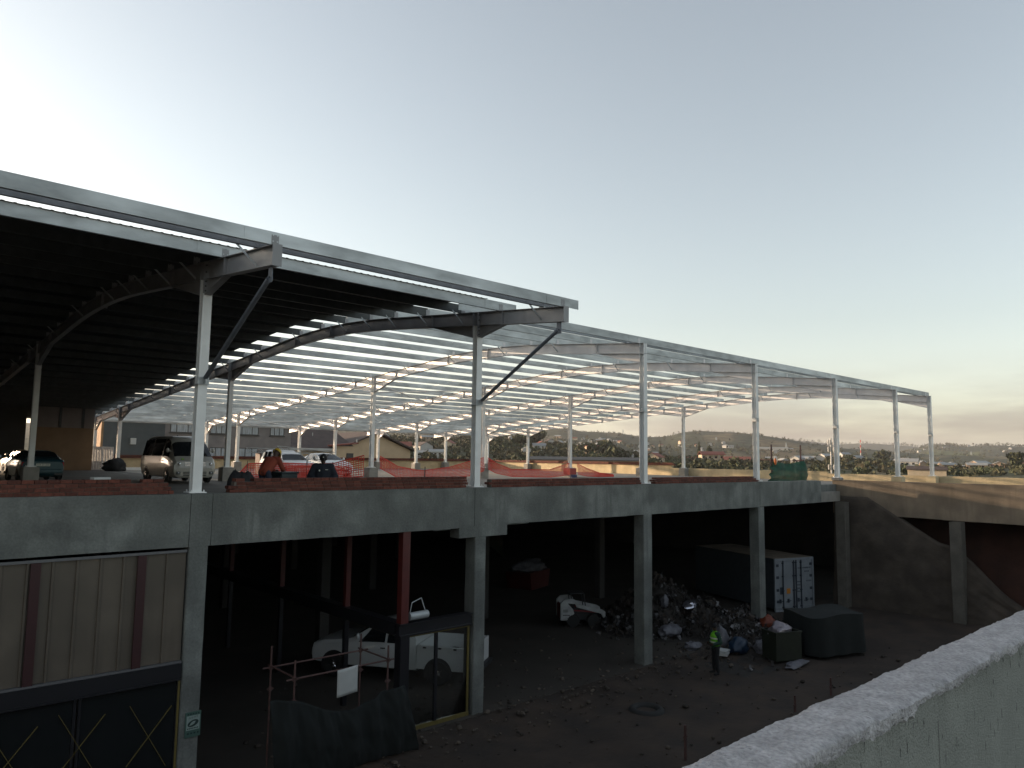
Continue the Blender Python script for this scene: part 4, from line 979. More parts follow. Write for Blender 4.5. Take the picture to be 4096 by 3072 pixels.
def skid_steer():
    o = thing('skid_loader', 'small white and red skid-steer loader parked under the deck', 'loader', (25.35, 23.0, .02), rad(-36)); o.scale = (.74,.74,.74)
    W = M['white_machine'] = mat('dirty_white_machine_paint', (.42,.43,.43), .5, var=.3, vscale=3, stain=.3)
    R = mat('red_machine_paint', (.2,.02,.02), .5, var=.2); K = M['plastic_black']
    # x forward (to the right), y towards the back of the shed
    m = MB(); m.prism([(-1.25,.35),(.95,.35),(1.0,.75),(.5,.82),(-.3,.82),(-.55,1.15),(-1.3,1.15)], 'y', -.48, .48); m.build('chassis', K, o, bevel=.02)
    for s in (-1,1):
        y0, y1 = (-.8, -.62) if s < 0 else (.62, .8)
        m = MB(); m.prism([(-1.38,.42),(-1.0,.42),(-.55,.8),(-.62,1.05),(-.95,1.4),(-.4,1.36),(-.36,1.5),(-.62,1.66),(-1.15,1.62),(-1.38,1.4)], 'y', y0, y1); m.build('rear_tower', W, o, bevel=.015)
        m = MB(); m.prism([(-.5,1.38),(1.15,1.02),(1.35,.9),(1.35,.6),(1.22,.52),(1.1,.78),(-.4,1.16)], 'y', y0+.02, y1-.02); m.build('lift_arm', W, o, bevel=.015)
        m = MB(); m.tube((-.55, s*.71, .98), (.95, s*.71, .86), .045, 8); m.build('ram', R, o)
        for x in (-.62, .62):
            m = MB(); m.lathe([(.2,-.13),(.34,-.13),(.38,-.09),(.38,.09),(.34,.13),(.2,.13)], (x, s*.68, .38), 'y', 22)
            for k in range(14):
                a = 2*pi*k/14; m.obox((x+cos(a)*.385, s*.68, .38+sin(a)*.385), (.05,.24,.05), Matrix.Rotation(-a, 3, 'Y'))
            w = m.build('wheel', M['rubber'], o)
            q = MB(); q.lathe([(.19,0),(.17,s*.04),(.05,s*.05)], (x, s*.75, .38), 'y', 16); q.build('rim', W, w)
    m = MB(); m.prism([(-1.36,.45),(-1.28,.45),(-1.28,1.3),(-1.36,1.2)], 'y', -.6, .6); m.build('engine_cover', R, o, bevel=.02)
    m = MB()
    for s in (-1,1):
        m.tube((.25,s*.42,.8),(.1,s*.42,1.92),.035,8); m.tube((-.6,s*.42,1.1),(-.7,s*.42,1.9),.035,8); m.tube((.1,s*.42,1.92),(-.7,s*.42,1.9),.035,8)
    m.tube((.1,-.42,1.92),(.1,.42,1.92),.035,8); m.tube((-.7,-.42,1.9),(-.7,.42,1.9),.035,8); m.build('cab_frame', K, o)
    m = MB(); m.box((-.72,-.45,1.9),(.14,.45,1.95)); m.build('cab_roof', K, o, bevel=.015)
    m = MB(); m.box((-.45,-.25,.85),(-.1,.25,.97)); m.box((-.52,-.25,.97),(-.42,.25,1.45)); m.build('seat', K, o, bevel=.03)
    m = MB(); m.prism([(1.36,.05),(1.95,.03),(1.95,.07),(1.46,.12),(1.42,.62),(1.3,.62)], 'y', -.85, .85); m.build('bucket', K, o)
    # maker lettering on the tower, illegible at this distance: three dark rules
    for z, w in ((1.02,.3),(.92,.3),(.72,.42)):
        m = MB(); m.box((-1.25,-.803,z-.02),(-1.25+w,-.8005,z+.02)); m.build('decal', M['letter'], o)
skid_steer()
# ------------------------------------------------------------------ shop fronts under the deck
M['cladding'] = mat('tan_ribbed_cladding', (.105,.085,.064), .65, var=.25, vscale=1.2, stain=.3, sscale=.8, streak=.3)
M['flashing'] = mat('pale_flashing', (.1,.1,.105), .5)
M['tape'] = mat('yellow_tape', (.13,.1,.025), .6, var=.2, vscale=8)
def shopfront():
    o = thing('cladding_front', 'tan ribbed cladding over taped dark shop windows, left of the signed column', 'shopfront', (2, 17.1, 0))
    x0, x1 = -11.8, 5.93
    m = MB(); m.box((x0, 17.12, 2.93), (x1, 17.18, 5.24))
    x = 5.53
    while x > x0:
        m.prism([(x-.03,17.119),(x+.03,17.119),(x+.018,17.085),(x-.018,17.085)], 'z', 2.93, 5.24); x -= .43
    m.build('cladding_panel', M['cladding'], o, world=True)
    for x in (5.01, 3.08, 1.15, -.78, -2.7, -4.65, -6.6):
        m = MB(); m.box((x-.085, 17.04, 2.885), (x+.085, 17.084, 5.24)); m.build('red_post', M['red_dark'], o, world=True)
    m = MB(); m.box((x0, 17.06, 5.245), (x1, 17.12, 5.3)); m.build('top_flashing', M['flashing'], o, world=True)
    m = MB(); m.box((x0, 17.03, 2.885), (x1, 17.118, 2.925)); m.build('sill_flashing', M['flashing'], o, world=True)
    m = MB(); m.box((x0, 17.02, 2.56), (x1, 17.2, 2.88)); m.box((x0, 16.99, 2.53), (x1, 17.2, 2.556)); m.build('lintel_beam', M['black_steel'], o, world=True)
    for k in range(9):
        a = x1 - 1.97*k - 1.93; b = x1 - 1.97*k
        w = MB(); w.box((a, 17.1, .02), (a+.05, 17.16, 2.525)); w.box((b-.05, 17.1, .02), (b, 17.16, 2.525)); w.box((a+.05, 17.1, .02), (b-.05, 17.16, .1)); f = w.build('window', M['black_steel'], o, world=True)
        g = MB(); g.box((a+.05, 17.125, .1), (b-.05, 17.135, 2.525)); g.build('pane', M['glass'], f, world=True)
    for c, h in ((5.38,1.5), (4.08,1.6), (2.9,1.62), (1.7,1.6)):
        t = MB(); t.bar((c-.42, 17.12, h+.66), (c+.36, 17.12, h-.72), .01, .045, (0,1,0)); t.bar((c+.42, 17.117, h+.5), (c-.42, 17.117, h-.55), .01, .04, (0,1,0)); t.build('tape_cross', M['tape'], o, world=True)
    t = MB(); t.box((5.9, 17.085, .05), (5.945, 17.11, 2.5)); t.build('edge_tape', M['tape'], o, world=True)
shopfront()
def shop_corner():
    o = thing('shop_frame', 'black steel shop frame with red upper post and yellow taped glazing', 'shop frame', (11.78, 17.2, 0))
    m = MB(); m.box((11.64, 17.06, 0), (11.93, 17.34, 2.56)); m.build('corner_post', M['black_steel'], o, world=True)
    m = MB(); m.box((11.66, 17.1, 2.9), (11.9, 17.32, 5.36)); m.build('red_post', M['red_steel'], o, world=True)
    m = MB(); m.box((11.62, 17.05, 2.564), (14.12, 17.35, 2.6)); m.box((11.62, 17.12, 2.6), (14.12, 17.28, 2.86)); m.box((11.62, 17.05, 2.864), (14.12, 17.35, 2.898)); m.build('front_beam', M['black_steel'], o, world=True)
    m = MB(); m.box((11.62, 17.354, 2.564), (11.94, 36, 2.898)); m.build('side_beam', M['black_steel'], o, world=True)
    for y in (20.2, 24.6, 29, 33.4):
        m = MB(); m.box((11.7, y-.08, 2.9), (11.86, y+.08, 5.3)); m.build('red_post', M['red_steel'], o, world=True)
        m = MB(); m.box((11.72, y-.07, 0), (11.86, y+.07, 2.56)); m.build('side_post', M['black_steel'], o, world=True)
    m = MB(); m.box((11.95, 17.15, 2.5), (14.1, 17.2, 2.55)); m.box((14.03, 17.15, .12), (14.1, 17.2, 2.5)); m.box((11.95, 17.13, .015), (14.1, 17.22, .12)); m.box((11.95, 17.15, .12), (11.99, 17.2, 2.5)); m.build('taped_frame', M['tape'], o, world=True)
    m = MB(); m.box((12.86, 17.14, .12), (12.95, 17.21, 2.5)); m.build('mullion', M['black_steel'], o, world=True)
    for a, b in ((12.0, 12.855), (12.955, 14.02)):
        m = MB(); m.box((a, 17.172, .125), (b, 17.178, 2.495)); m.build('pane', M['clear_glass'], o, world=True)
    m = MB(); m.box((11.76, 17.4, 2.5), (11.8, 24.5, 2.55)); m.build('side_tape', M['tape'], o, world=True)
    d = MB(); d.tube((11.98,17.2,3.04), (12.62,17.24,3.04), .11, 16); tag(d.build('duct_roll', M['galv'], None, smooth=40), 'short silver duct lying on the black shop beam beside the red post', 'duct')
    w = MB(); w.path([(12.05,17.25,3.15),(12.1,17.24,3.4),(12.4,17.22,3.5),(12.52,17.2,3.16)], .012, 6); tag(w.build('wire_loop', M['galv'], None), 'bent wire loop standing behind the silver duct', 'wire')
shop_corner()
def sign():
    o = thing('wall_sign', 'small pale green sign with a dark oval emblem on the concrete column', 'sign', (6.25, 17.04, 1.3))
    G = mat('sign_green', (.05,.1,.085), .5); Wh = mat('sign_pale', (.23,.29,.27), .5); D = mat('sign_dark', (.012,.03,.028), .5)
    m = MB(); m.box((6.08, 17.03, 1.27), (6.41, 17.045, 1.8)); m.build('board', G, o, world=True)
    m = MB(); m.box((6.105, 17.026, 1.42), (6.385, 17.0298, 1.72)); m.build('panel', Wh, o, world=True)
    m = MB(); n = 32
    pts = []
    for i in range(n):
        a = 2*pi*i/n; u, v = .115*cos(a), .07*sin(a); pts.append((6.245+u, 1.56+v+u*.2))
    m.prism(pts, 'y', 17.022, 17.0255); e = m.build('oval_emblem', D, o, world=True)
    m = MB(); pts = [(6.16,1.515),(6.2,1.575),(6.245,1.605),(6.3,1.6),(6.27,1.55),(6.23,1.53)]; m.prism(pts, 'y', 17.018, 17.0215); m.build('swoosh', Wh, e, world=True)
    m = MB()
    for k in range(6): m.bar((6.15+k*.035, 17.024, 1.655+.004*k), (6.163+k*.035, 17.024, 1.7+.004*k), .003, .012, (0,1,0))
    for k in range(7): m.box((6.125+k*.035, 17.022, 1.445), (6.148+k*.035, 17.0255, 1.468))
    for k in range(4): m.box((6.13+k*.07, 17.0262, 1.335), (6.165+k*.07, 17.0296, 1.37))
    for k in range(5): m.box((6.12+k*.055, 17.0262, 1.745), (6.15+k*.055, 17.0296, 1.77))
    m.build('lettering', D, o, world=True)
sign()

# ------------------------------------------------------------------ scaffolds
M['scaffold'] = mat('rusty_scaffold_tube', (.09,.045,.04), .7, var=.4, vscale=6)
M['net_black'] = mat('black_green_shade_net', (.006,.009,.0085), .9, var=.3, vscale=5)
M['net_green'] = mat('green_shade_net', (.01,.075,.045), .85, var=.35, vscale=3, col2=(.006,.045,.03))
M['paper'] = mat('white_sheet', (.42,.43,.42), .8, var=.1)
def see_through(m, k):
    nt = m.node_tree; o = nt.nodes['Material Output']; mx = nt.nodes.new('ShaderNodeMixShader'); t = nt.nodes.new('ShaderNodeBsdfTransparent'); mx.inputs[0].default_value = k
    nt.links.new(nt.nodes['Principled BSDF'].outputs[0], mx.inputs[1]); nt.links.new(t.outputs[0], mx.inputs[2]); nt.links.new(mx.outputs[0], o.inputs['Surface'])
see_through(M['net_green'], .06)
def poles(o, pts, z0, zs, r=.024, coup=()):
    for (x, y), z1 in zip(pts, zs):
        m = MB(); m.tube((x,y,z0), (x,y,z1), r, 8); m.box((x-.06,y-.06,z0), (x+.06,y+.06,z0+.01)); p = m.build('standard', M['scaffold'], o, world=True)
        for c in coup:
            if c < z1:
                q = MB(); q.tube((x,y,c-.05), (x,y,c+.05), .045, 8); q.bar((x-.08,y-.01,c), (x+.08,y-.01,c), .03, .04); q.build('coupler', M['scaffold'], p, world=True)
def rails(o, segs, r=.022):
    for a, b in segs:
        m = MB(); m.tube(a, b, r, 8); m.build('ledger', M['scaffold'], o, world=True)
def cloth(fn, nu, nv):
    return [[fn(i/nu, j/nv) for j in range(nv+1)] for i in range(nu+1)]
def yard_scaffold():
    o = thing('scaffold', 'rusty scaffold frame behind the black net in front of the shop entrance', 'scaffold', (9.4, 16.8, 0))
    poles(o, [(8.2,16.25),(10.72,16.25),(8.2,17.5),(10.68,17.5)], .0, [2.72,2.66,2.8,2.72], coup=(1.8,2.3))
    rails(o, [((8.0,16.25,2.3),(10.9,16.25,2.3)),((8.2,16.1,2.33),(8.2,17.65,2.33)),((10.7,16.1,2.33),(10.7,17.65,2.33)),((8.0,17.5,2.3),(10.9,17.5,2.3)),((8.0,16.25,.5),(10.9,16.25,.5))])
    def f(u, v):
        xt, xb = lerp(7.55,11.15,u), lerp(7.75,11.55,u); zt = 1.98 - .38*u - .34*sin(pi*u)*.9 + .1*sin(u*9)
        x = lerp(xt, xb, v); z = lerp(zt, .02, v)
        y = 16.1 - .1*sin(pi*v) + .06*sin(u*31+v*2.5+1.5*sin(u*9))*(1-.3*v) + .05*noise.noise(Vector((u*14, v*3, 2))) + .03*noise.noise(Vector((u*30, v*5, 7)))
        return (x, y - .25*max(0,u-.85)*4*v, z)
    m = MB(); m.sheet(cloth(f, 140, 30)); n = m.build('shade_net', M['net_black'], None, smooth=180, solid=.004); tag(n, 'black shade net draped over the front of the yard scaffold', 'net')
    def g(u, v): return (lerp(9.27,9.83,u), 16.2-.012*sin(u*5)-.01*v, lerp(2.31,1.68,v)+.04*u)
    m = MB(); m.sheet(cloth(g, 8, 8)); tag(m.build('paper_sheet', M['paper'], None, smooth=180, solid=.003), 'white sheet hanging from the scaffold rail over the black net', 'sheet')
yard_scaffold()
def deck_scaffold():
    k = 1.22; Z = lambda z: 7.4 + (z-7.4)*k
    o = thing('scaffold', 'four rusty scaffold poles around the green net on the deck', 'scaffold', (44, 22.8, 6))
    z = zdeck(22.8)
    poles(o, [(34.45*k,18.55*k),(35.15*k,18.9*k),(37.55*k,18.55*k),(38.0*k,18.8*k)], z, [Z(8.26),Z(8.28),Z(8.3),Z(8.3)], .034, coup=(Z(6.55),Z(7.5),Z(8.02)))
    rails(o, [((34.3*k,18.55*k,Z(7.46)),(37.75*k,18.55*k,Z(7.46))),((34.45*k,18.4*k,Z(7.5)),(34.6*k,19.3*k,Z(7.5))),((37.6*k,18.4*k,Z(7.5)),(38.1*k,19.2*k,Z(7.5)))], .028)
    def f(u, v):
        zt = 7.48 - .16*sin(pi*u) - (.1 if u < .08 else 0)
        x = lerp(lerp(34.25,37.6,u), lerp(33.95,38.0,u), v); zz = lerp(zt, 6.32, v)
        y = 18.47 - .12*sin(pi*v) + .06*sin(u*17+v*2.5)*(1-.3*v) + .05*noise.noise(Vector((u*7, v*4, 1))) - .08*max(0, 1-u*5)*sin(v*20)
        return (x*k, y*k, Z(zz))
    m = MB(); m.sheet(cloth(f, 60, 24)); tag(m.build('shade_net', M['net_green'], None, smooth=180), 'dark green shade net hung on the scaffold on the deck', 'net')
    b = MB(); b.ball((34.52*k,18.36*k,Z(7.5)), .2, 12, 9, sq=(.62,.5,1.25)); bag = b.build('bag', mat('white_bag', (.6,.55,.5), .6), None, smooth=180); tag(bag, 'small white and orange bag tied to the top of the green net', 'bag')
    b = MB(); b.ball((34.44*k,18.33*k,Z(7.42)), .145, 12, 9, sq=(.6,.5,1.5)); b.build('orange_patch', mat('orange_cloth', (.6,.16,.04), .7), bag, smooth=180)
deck_scaffold()

# ------------------------------------------------------------------ orange safety netting between the columns
M['net_orange'] = mat('orange_safety_net', (.6,.045,.03), .6, var=.15)
def safety_net(label, path, y, seed, holes=.1, strand=.03):
    """path: list of (x, z_top, z_bottom); a real mesh of strands hung between the points"""
    random.seed(seed); m = MB()
    tt = [(p[0], p[1]) for p in path]; bb = [(p[0], p[2]) for p in path]; yy = [(p[0], p[3] if len(p) > 3 else y) for p in path]
    x0, x1 = path[0][0], path[-1][0]; nx = max(2, int((x1-x0)/holes)); nz = 9
    def P(i, j):
        x = x0 + (x1-x0)*i/nx; t, b = table(tt, x), table(bb, x); v = j/nz; w = 1-abs(2*v-1)
        return Vector((x + .03*noise.noise(Vector((x*2, v*3, seed))) + .1*(t-b)*(v-.5)*.3, table(yy, x) + .06*noise.noise(Vector((x*1.3, v*2, seed+4))), lerp(t, b, v) + .03*noise.noise(Vector((x*1.7, v*4, seed+9)))*w))
    for i in range(nx+1):
        for j in range(nz):
            m.bar(P(i,j), P(i,j+1), strand, .004, (0,1,0))
    for j in range(nz+1):
        for i in range(nx):
            m.bar(P(i,j), P(i+1,j), strand*(1.8 if j in (0,nz) else 1), .004, (0,1,0))
    o = m.build('safety_net', M['net_orange'], None); tag(o, label, 'safety net', 'orange safety netting'); return o
safety_net('orange netting sagging from the plinth column towards the corbel column', [(22.9,7.42,6.75),(24.1,6.85,6.2),(25.5,6.63,6.12),(26,6.62,6.14),(27.9,6.82,6.16),(29.6,7.22,6.3),(30.6,7.42,6.6)], 36.1, 1)
safety_net('orange netting sagging right of the corbel column to the wrapped plinth', [(30.95,7.42,6.7),(31.6,7.1,6.45),(33,6.68,6.22),(36.6,6.66,6.15),(38.55,7.12,6.3)], 36.1, 2)
safety_net('orange netting trailing to the ground right of the wrapped plinth', [(39.4,7.08,6.35),(40.4,6.75,6.2),(41.8,6.42,6.15),(43.4,6.3,6.12)], 36.1, 3)
safety_net('orange netting strung low in front of the two white parked vehicles', [(14.9,6.2,6.12,36.9),(15.6,6.95,6.12,36.9),(17,7.0,6.12,37),(19.2,6.95,6.12,37.4),(20.8,6.98,6.12,37.6),(21.9,7.45,6.3,36.2)], 37, 4, .09, .036)
safety_net('second layer of orange netting before the white sedan', [(17.7,6.8,6.12),(19.0,6.85,6.12),(20.2,6.82,6.12),(21.6,6.8,6.12)], 37.0, 5, .1)
for x, y, h in ((15.55,36.9,1.0), (19.05,37.35,1.05), (20.75,37.6,.95), (25.95,36.0,.75)):
    m = MB(); z = zdeck(y); m.tube((x,y,z), (x,y,z+h), .03 if x > 18 else .018, 7); m.lathe([(.1,0),(.1,.05),(.03,.09)], (x,y,z), 'z', 12)
    tag(m.build('net_stake', M['black_steel'], None), {15.55: 'thin stake at the left end of the orange netting', 19.05: 'dark stake holding the netting before the canopy pickup', 20.75: 'dark stake holding the netting before the white sedan', 25.95: 'short dark stake in the sagging netting beyond the plinth'}[x], 'stake', 'stakes of the orange netting')
w = MB(); z = zdeck(36.4); X = 39.0
w.box((X-.33, 36.15, z+.22), (X+.33, 36.81, z+.66)); tag(w.build('plinth_wrap', mat('red_wrap', (.3,.05,.04), .7), None), 'red plastic wrapped around the plinth of a middle column', 'wrap')
w = MB(); w.box((X-.28, 36.05, z), (X+.3, 36.13, z+.2)); tag(w.build('blue_crate', mat('blue_plastic', (.012,.02,.09), .5), None, bevel=.02), 'dark blue crate at the foot of the red wrapped plinth', 'crate')

# ------------------------------------------------------------------ things lying about on the deck
M['bin_bag'] = mat('black_bin_bag', (.006,.006,.007), .8)
M['frame_white'] = mat('white_frame_board', (.42,.42,.42), .6, var=.2, vscale=6)
for k, (x, a, lb) in enumerate(((13.8,.1,'white frames leaning on the brown wall, nearest the wall'), (14.55,.16,'white frames leaning beside the brown wall, in front of the dark plinth'))):
    o = thing('frame_stack', lb, 'frames', (x, 58.6, zdeck(58)), 0, 'stacked white frames by the brown wall')
    for j in range(4):
        m = MB(); y0 = .1*j; 
        for px in (-.34, -.17, 0, .17, .34): m.bar((px, y0, 0), (px-.02*j, y0+.35, 1.62-.04*j), .06, .02, (0,1,0))
        m.bar((-.36, y0+.36, 1.62-.04*j), (.36, y0+.36, 1.6-.04*j), .02, .06); m.bar((-.36, y0, .05), (.36, y0, .05), .02, .06); m.build('frame', M['frame_white'], o)
def lumps(name, label, cat, loc, rad_, mt, seed, sq=(1,1,.8), group=None, parts=5):
    random.seed(seed); m = MB(); n = 22; k = 13; vs = []
    for j in range(k+1):
        ph = -pi/2 + pi*j/k
        for i in range(n):
            a = 2*pi*i/n; d = Vector((cos(ph)*cos(a), cos(ph)*sin(a), sin(ph)))
            r = rad_*(1 + .4*noise.noise(d*1.9 + Vector((seed,0,0))) + .16*abs(noise.noise(d*4.5 + Vector((0,seed,0)))) - .1*abs(noise.noise(d*8)))
            z = d.z*r*sq[2]; z = max(z, -rad_*sq[2]*.55)
            vs.append((d.x*r*sq[0], d.y*r*sq[1], z + rad_*sq[2]*.55))
    fs = [(j*n+i, j*n+(i+1)%n, (j+1)*n+(i+1)%n, (j+1)*n+i) for j in range(k) for i in range(n)]
    m.add(vs, fs); o = m.build(name, mt, None, smooth=55, merge=True, loc=loc); return tag(o, label, cat, group)
lumps('bin_bag', 'black bag slumped at the foot of a plinth by the brown wall', 'bag', (14.0, 55.0, zdeck(55)), .62, M['bin_bag'], 3, (1.2,.8,.85), 'black bags on the deck')
lumps('bin_bag', 'large black bag behind the broken brick end', 'bag', (7.75, 18.6, zdeck(18)), .42, M['bin_bag'], 5, (1.0,.8,1.45), 'black bags on the deck')
m = MB(); m.obox((8.1, 18.0, 6.62), (.75,.16,.04), Matrix.Rotation(.05,3,'Z')); m.box((8.02,17.96,6.0),(8.18,18.04,6.6)); tag(m.build('blue_board', mat('pale_blue_board', (.16,.2,.34), .6), None), 'pale blue board resting behind the brick course', 'board')
m = MB(); m.obox((1.55+2.6, 17.25, 6.87), (.34,.2,.05), Matrix.Rotation(.2,3,'Z')); tag(m.build('white_slab', M['paper'], None, bevel=.01), 'small white slab lying on the left brick course', 'slab')
m = MB(); m.box((15.3,57,zdeck(57)+.02),(20.5,57.35,zdeck(57)+.2)); tag(m.build('white_beam', M['white_steel'], None), 'white painted beam lying on the deck behind the minibus', 'beam')
m = MB(); m.obox((26.2,57,zdeck(57)+.25), (1.6,.8,.5), Matrix.Rotation(.3,3,'Z')); m.obox((26.2,57,zdeck(57)+.55), (1.2,.6,.1), Matrix.Rotation(.1,3,'Z')); tag(m.build('paper_stack', M['paper'], None, bevel=.03), 'white sacks stacked before the cream back wall', 'sacks')
def girder(label, p, q, h):
    m = MB(); p, q = Vector(p), Vector(q)
    for d in ((0,0,0),(0,0,h),(0,.3,0),(0,.3,h)): m.tube(p+Vector(d), q+Vector(d), .022, 6)
    n = 10
    for k in range(n):
        a, b = p.lerp(q, k/n), p.lerp(q, (k+1)/n); 
        for y in (0,.3): m.tube(a+Vector((0,y,0 if k%2 else h)), b+Vector((0,y,h if k%2 else 0)), .014, 5)
    o = thing('lattice_girder', label, 'girder', p, 0, 'lattice girders behind the white vehicles'); m.build('lattice', M['galv'], o, world=True)
    t = MB()
    for u in (.2,.8):
        c = p.lerp(q, u); t.box((c.x-.05, c.y-.2, zdeck(c.y)), (c.x+.05, c.y+.5, c.z-.022))
    t.build('trestle', M['scaffold'], o, world=True)
girder('rusty lattice girder propped behind the canopy pickup, lower one', (19.6,46.5,7.55), (23.2,46.0,7.5), .3)
girder('rusty lattice girder propped behind the canopy pickup, upper right one', (22.2,47.6,7.72), (26.0,46.8,7.35), .3)

# ------------------------------------------------------------------ reefer container, rubbish heap and bins in the yard
def container():
    rz = atan2(-.3, .954); o = thing('reefer_container', 'white refrigerated container with dark locking bars standing under the deck corner', 'container', (34.9, 18.75, .0), rz)
    Wc = M['cont_white'] = mat('dirty_white_container', (.22,.245,.275), .5, var=.25, vscale=1.5, stain=.3, streak=.25); D = mat('container_dark', (.02,.03,.045), .5); S = mat('container_side', (.05,.06,.07), .6, var=.2)
    W, Ln, H = 2.62, 6.06, 2.6
    m = MB(); m.box((0,.06,.15),(W,Ln,H-.012)); m.build('box', S, o)
    r = MB(); r.box((.02,.05,H-.01),(W-.02,Ln-.02,H+.01)); r.build('roof', M['return_concrete'], o)
    f = MB(); f.box((0,-.02,0),(.09,.058,H)); f.box((W-.09,-.02,0),(W,.058,H)); f.box((.09,-.02,H-.13),(W-.09,.058,H)); f.box((.09,-.02,0),(W-.09,.058,.14)); f.build('door_frame', Wc, o)
    for k in (0,1):
        a = .1+k*1.21; b = a+1.19; d = MB(); d.box((a,0,.16),(b,.055,H-.15)); dr = d.build('door', Wc, o)
        for x in (a+.42, b-.06 if k == 0 else a+.08):
            q = MB(); q.tube((x,-.05,.1),(x,-.05,H-.1),.028,8)
            for z in (.2,1.0,1.7,2.35): q.box((x-.06,-.06,z),(x+.06,-.003,z+.05))
            q.build('locking_bar', D, dr)
        for x in (a+.22, a+.75):
            q = MB(); q.bar((x-.16,-.055,.48),(x+.16,-.055,.53),.02,.035); q.box((x-.03,-.06,.44),(x+.05,-.003,.62)); q.build('door_handle', D, dr)
        for z in (.45,1.0,1.62,2.2):
            x = a if k == 0 else b; q = MB(); q.box((min(x,x+(.16 if k==0 else -.16)),-.025,z),(max(x,x+(.16 if k==0 else -.16)),-.003,z+.13)); q.build('hinge', D, dr)
    q = MB(); q.box((.33,-.012,.85),(.58,-.003,1.2)); q.build('dark_label', D, o)
    q = MB(); q.box((.78,-.012,.86),(1.02,-.003,1.12)); q.build('orange_label', mat('orange_label', (.42,.16,.02), .5), o)
    random.seed(4)
    for z, x0, n, w in ((2.05,1.55,12,.06),(1.87,2.0,4,.06),(1.38,1.5,4,.05),(1.22,1.5,3,.05),(1.05,1.5,3,.05),(.9,1.5,4,.05),(1.4,2.1,5,.04)):
        q = MB()
        for k in range(n): q.box((x0+k*.075,-.009,z),(x0+k*.075+w*random.uniform(.5,1),-.003,z+.07))
        q.build('lettering', D, o)
container()
HEAP = [(28.4,21.0,2.0,1.9,1.8),(27.0,20.6,1.3,1.2,1.5),(28.9,18.9,1.25,1.4,1.3),(28.9,17.0,.95,1.1,1.1),(28.0,15.6,.6,.9,.8),(30.8,18.0,.8,1.4,1.2)]
def heap_h(x, y):
    h = 0
    for cx, cy, hh, rx, ry in HEAP: h = max(h, hh*math.exp(-(((x-cx)/rx)**2 + ((y-cy)/ry)**2)))
    return h*(1 + .25*noise.noise(Vector((x*1.5, y*1.5, 0)))) + .12*noise.noise(Vector((x*4, y*4, 1)))*min(1,h*2)
def heap():
    m = MB(); rows = []
    for i in range(86):
        x = 24 + .1*i; rows.append([(x, 13.8 + .1*j, heap_h(x, 13.8+.1*j) - .06) for j in range(104)])
    m.sheet(rows); o = thing('rubbish_heap', 'long dark heap of builders rubbish under the deck beside the container', 'rubbish heap', (28.3, 18.5, 0))
    m.build('mound', M['rubbish'], o, world=True, smooth=180)
    random.seed(21); q = MB(); k = 0
    while k < 4200:
        x, y = random.uniform(24.3,32.3), random.uniform(14,23.8); h = heap_h(x, y)
        if h < .12 and random.random() > .03: continue
        s = random.uniform(.02,.1)*random.choice((1,1,1.8)); a = Vector((random.gauss(0,1),random.gauss(0,1),random.gauss(0,.8))).normalized(); b = a.orthogonal().normalized(); c = a.cross(b); p = Vector((x,y,max(.03,h-.02+random.uniform(0,.12))))
        q.add([p-b*s-c*s*.5, p+b*s*.8-c*s*.6, p+b*s+c*s*.4+a*s*.3, p-b*s*.6+c*s*.7], [(0,1,2),(0,2,3)]); k += 1
    q.build('scraps', M['scraps'], o, world=True)['kind'] = 'stuff'
    q = MB(); k = 0
    while k < 330:
        x, y = random.uniform(24.3,32.3), random.uniform(14,22.5); h = heap_h(x, y)
        if h < .1 and random.random() > .05: continue
        s = random.uniform(.05,.19); c = Vector((x,y,max(.03,h+.02))); n = 4; g = []
        a = Vector((random.gauss(0,1),random.gauss(0,1),random.gauss(0,.5))).normalized(); b = a.orthogonal().normalized(); d = a.cross(b)
        for i in range(n+1): g.append([c + b*s*(i/n*2-1)*random.uniform(.7,1.2) + d*s*(j/n*2-1)*random.uniform(.5,1.1) + a*s*random.uniform(-.35,.35) for j in range(n+1)])
        q.sheet(g); k += 1
    q.build('torn_plastic', M['torn_plastic'], o, world=True, smooth=20)['kind'] = 'stuff'
M['rubbish'] = mat('rubbish', (.035,.03,.026), .9, var=.5, vscale=5, stain=.4, sscale=3, bump=1, bscale=14)
M['scraps'] = mat('rubbish_scraps', (.04,.03,.024), .8, island=.8, var=.6, vscale=1.2, col2=(.015,.013,.012))
M['torn_plastic'] = mat('torn_plastic', (.12,.117,.122), .5, island=.9, var=.4, vscale=1)
heap()
M['white_bag'] = mat('dirty_white_bag', (.13,.13,.15), .55, var=.35, vscale=6, bump=.6, bscale=12)
def on(x, y): return (x, y, max(0, heap_h(x, y)-.1))
lumps('rubbish_bag', 'orange rubbish bag on the heap below the container doors', 'bag', on(29.6,16.3), .38, mat('orange_bag', (.17,.033,.012), .6, var=.3, vscale=5), 11, (1.1,.9,1), 'bags on the rubbish heap')
lumps('rubbish_bag', 'blue rubbish bag right of the man in the vest', 'bag', (26.7,15.9,0), .4, mat('blue_bag', (.009,.028,.06), .5, var=.3, vscale=5), 12, (1.2,.9,.85), 'bags on the rubbish heap')
for k, (x, y, r, sq, lb) in enumerate(((27.0,16.9,.36,(.8,.8,1.3),'tall white bag left of the blue bag'), (30.0,16.0,.33,(1,.9,1.1),'white bag right of the orange bag'), (25.6,17.3,.3,(1.4,.8,.6),'flat white bag at the foot of the heap behind the man'),
        (27.1,15.1,.34,(1,1,.9),'grey-white bag in front of the blue bag'), (29.2,15.6,.32,(1.2,.8,.8),'pale bag beside the olive bin'), (26.4,18.9,.42,(1.5,.8,.6),'wide pale bag at the left foot of the heap'))):
    lumps('rubbish_bag', lb, 'bag', on(x,y), r, M['white_bag'], 30+k, sq, 'bags on the rubbish heap')
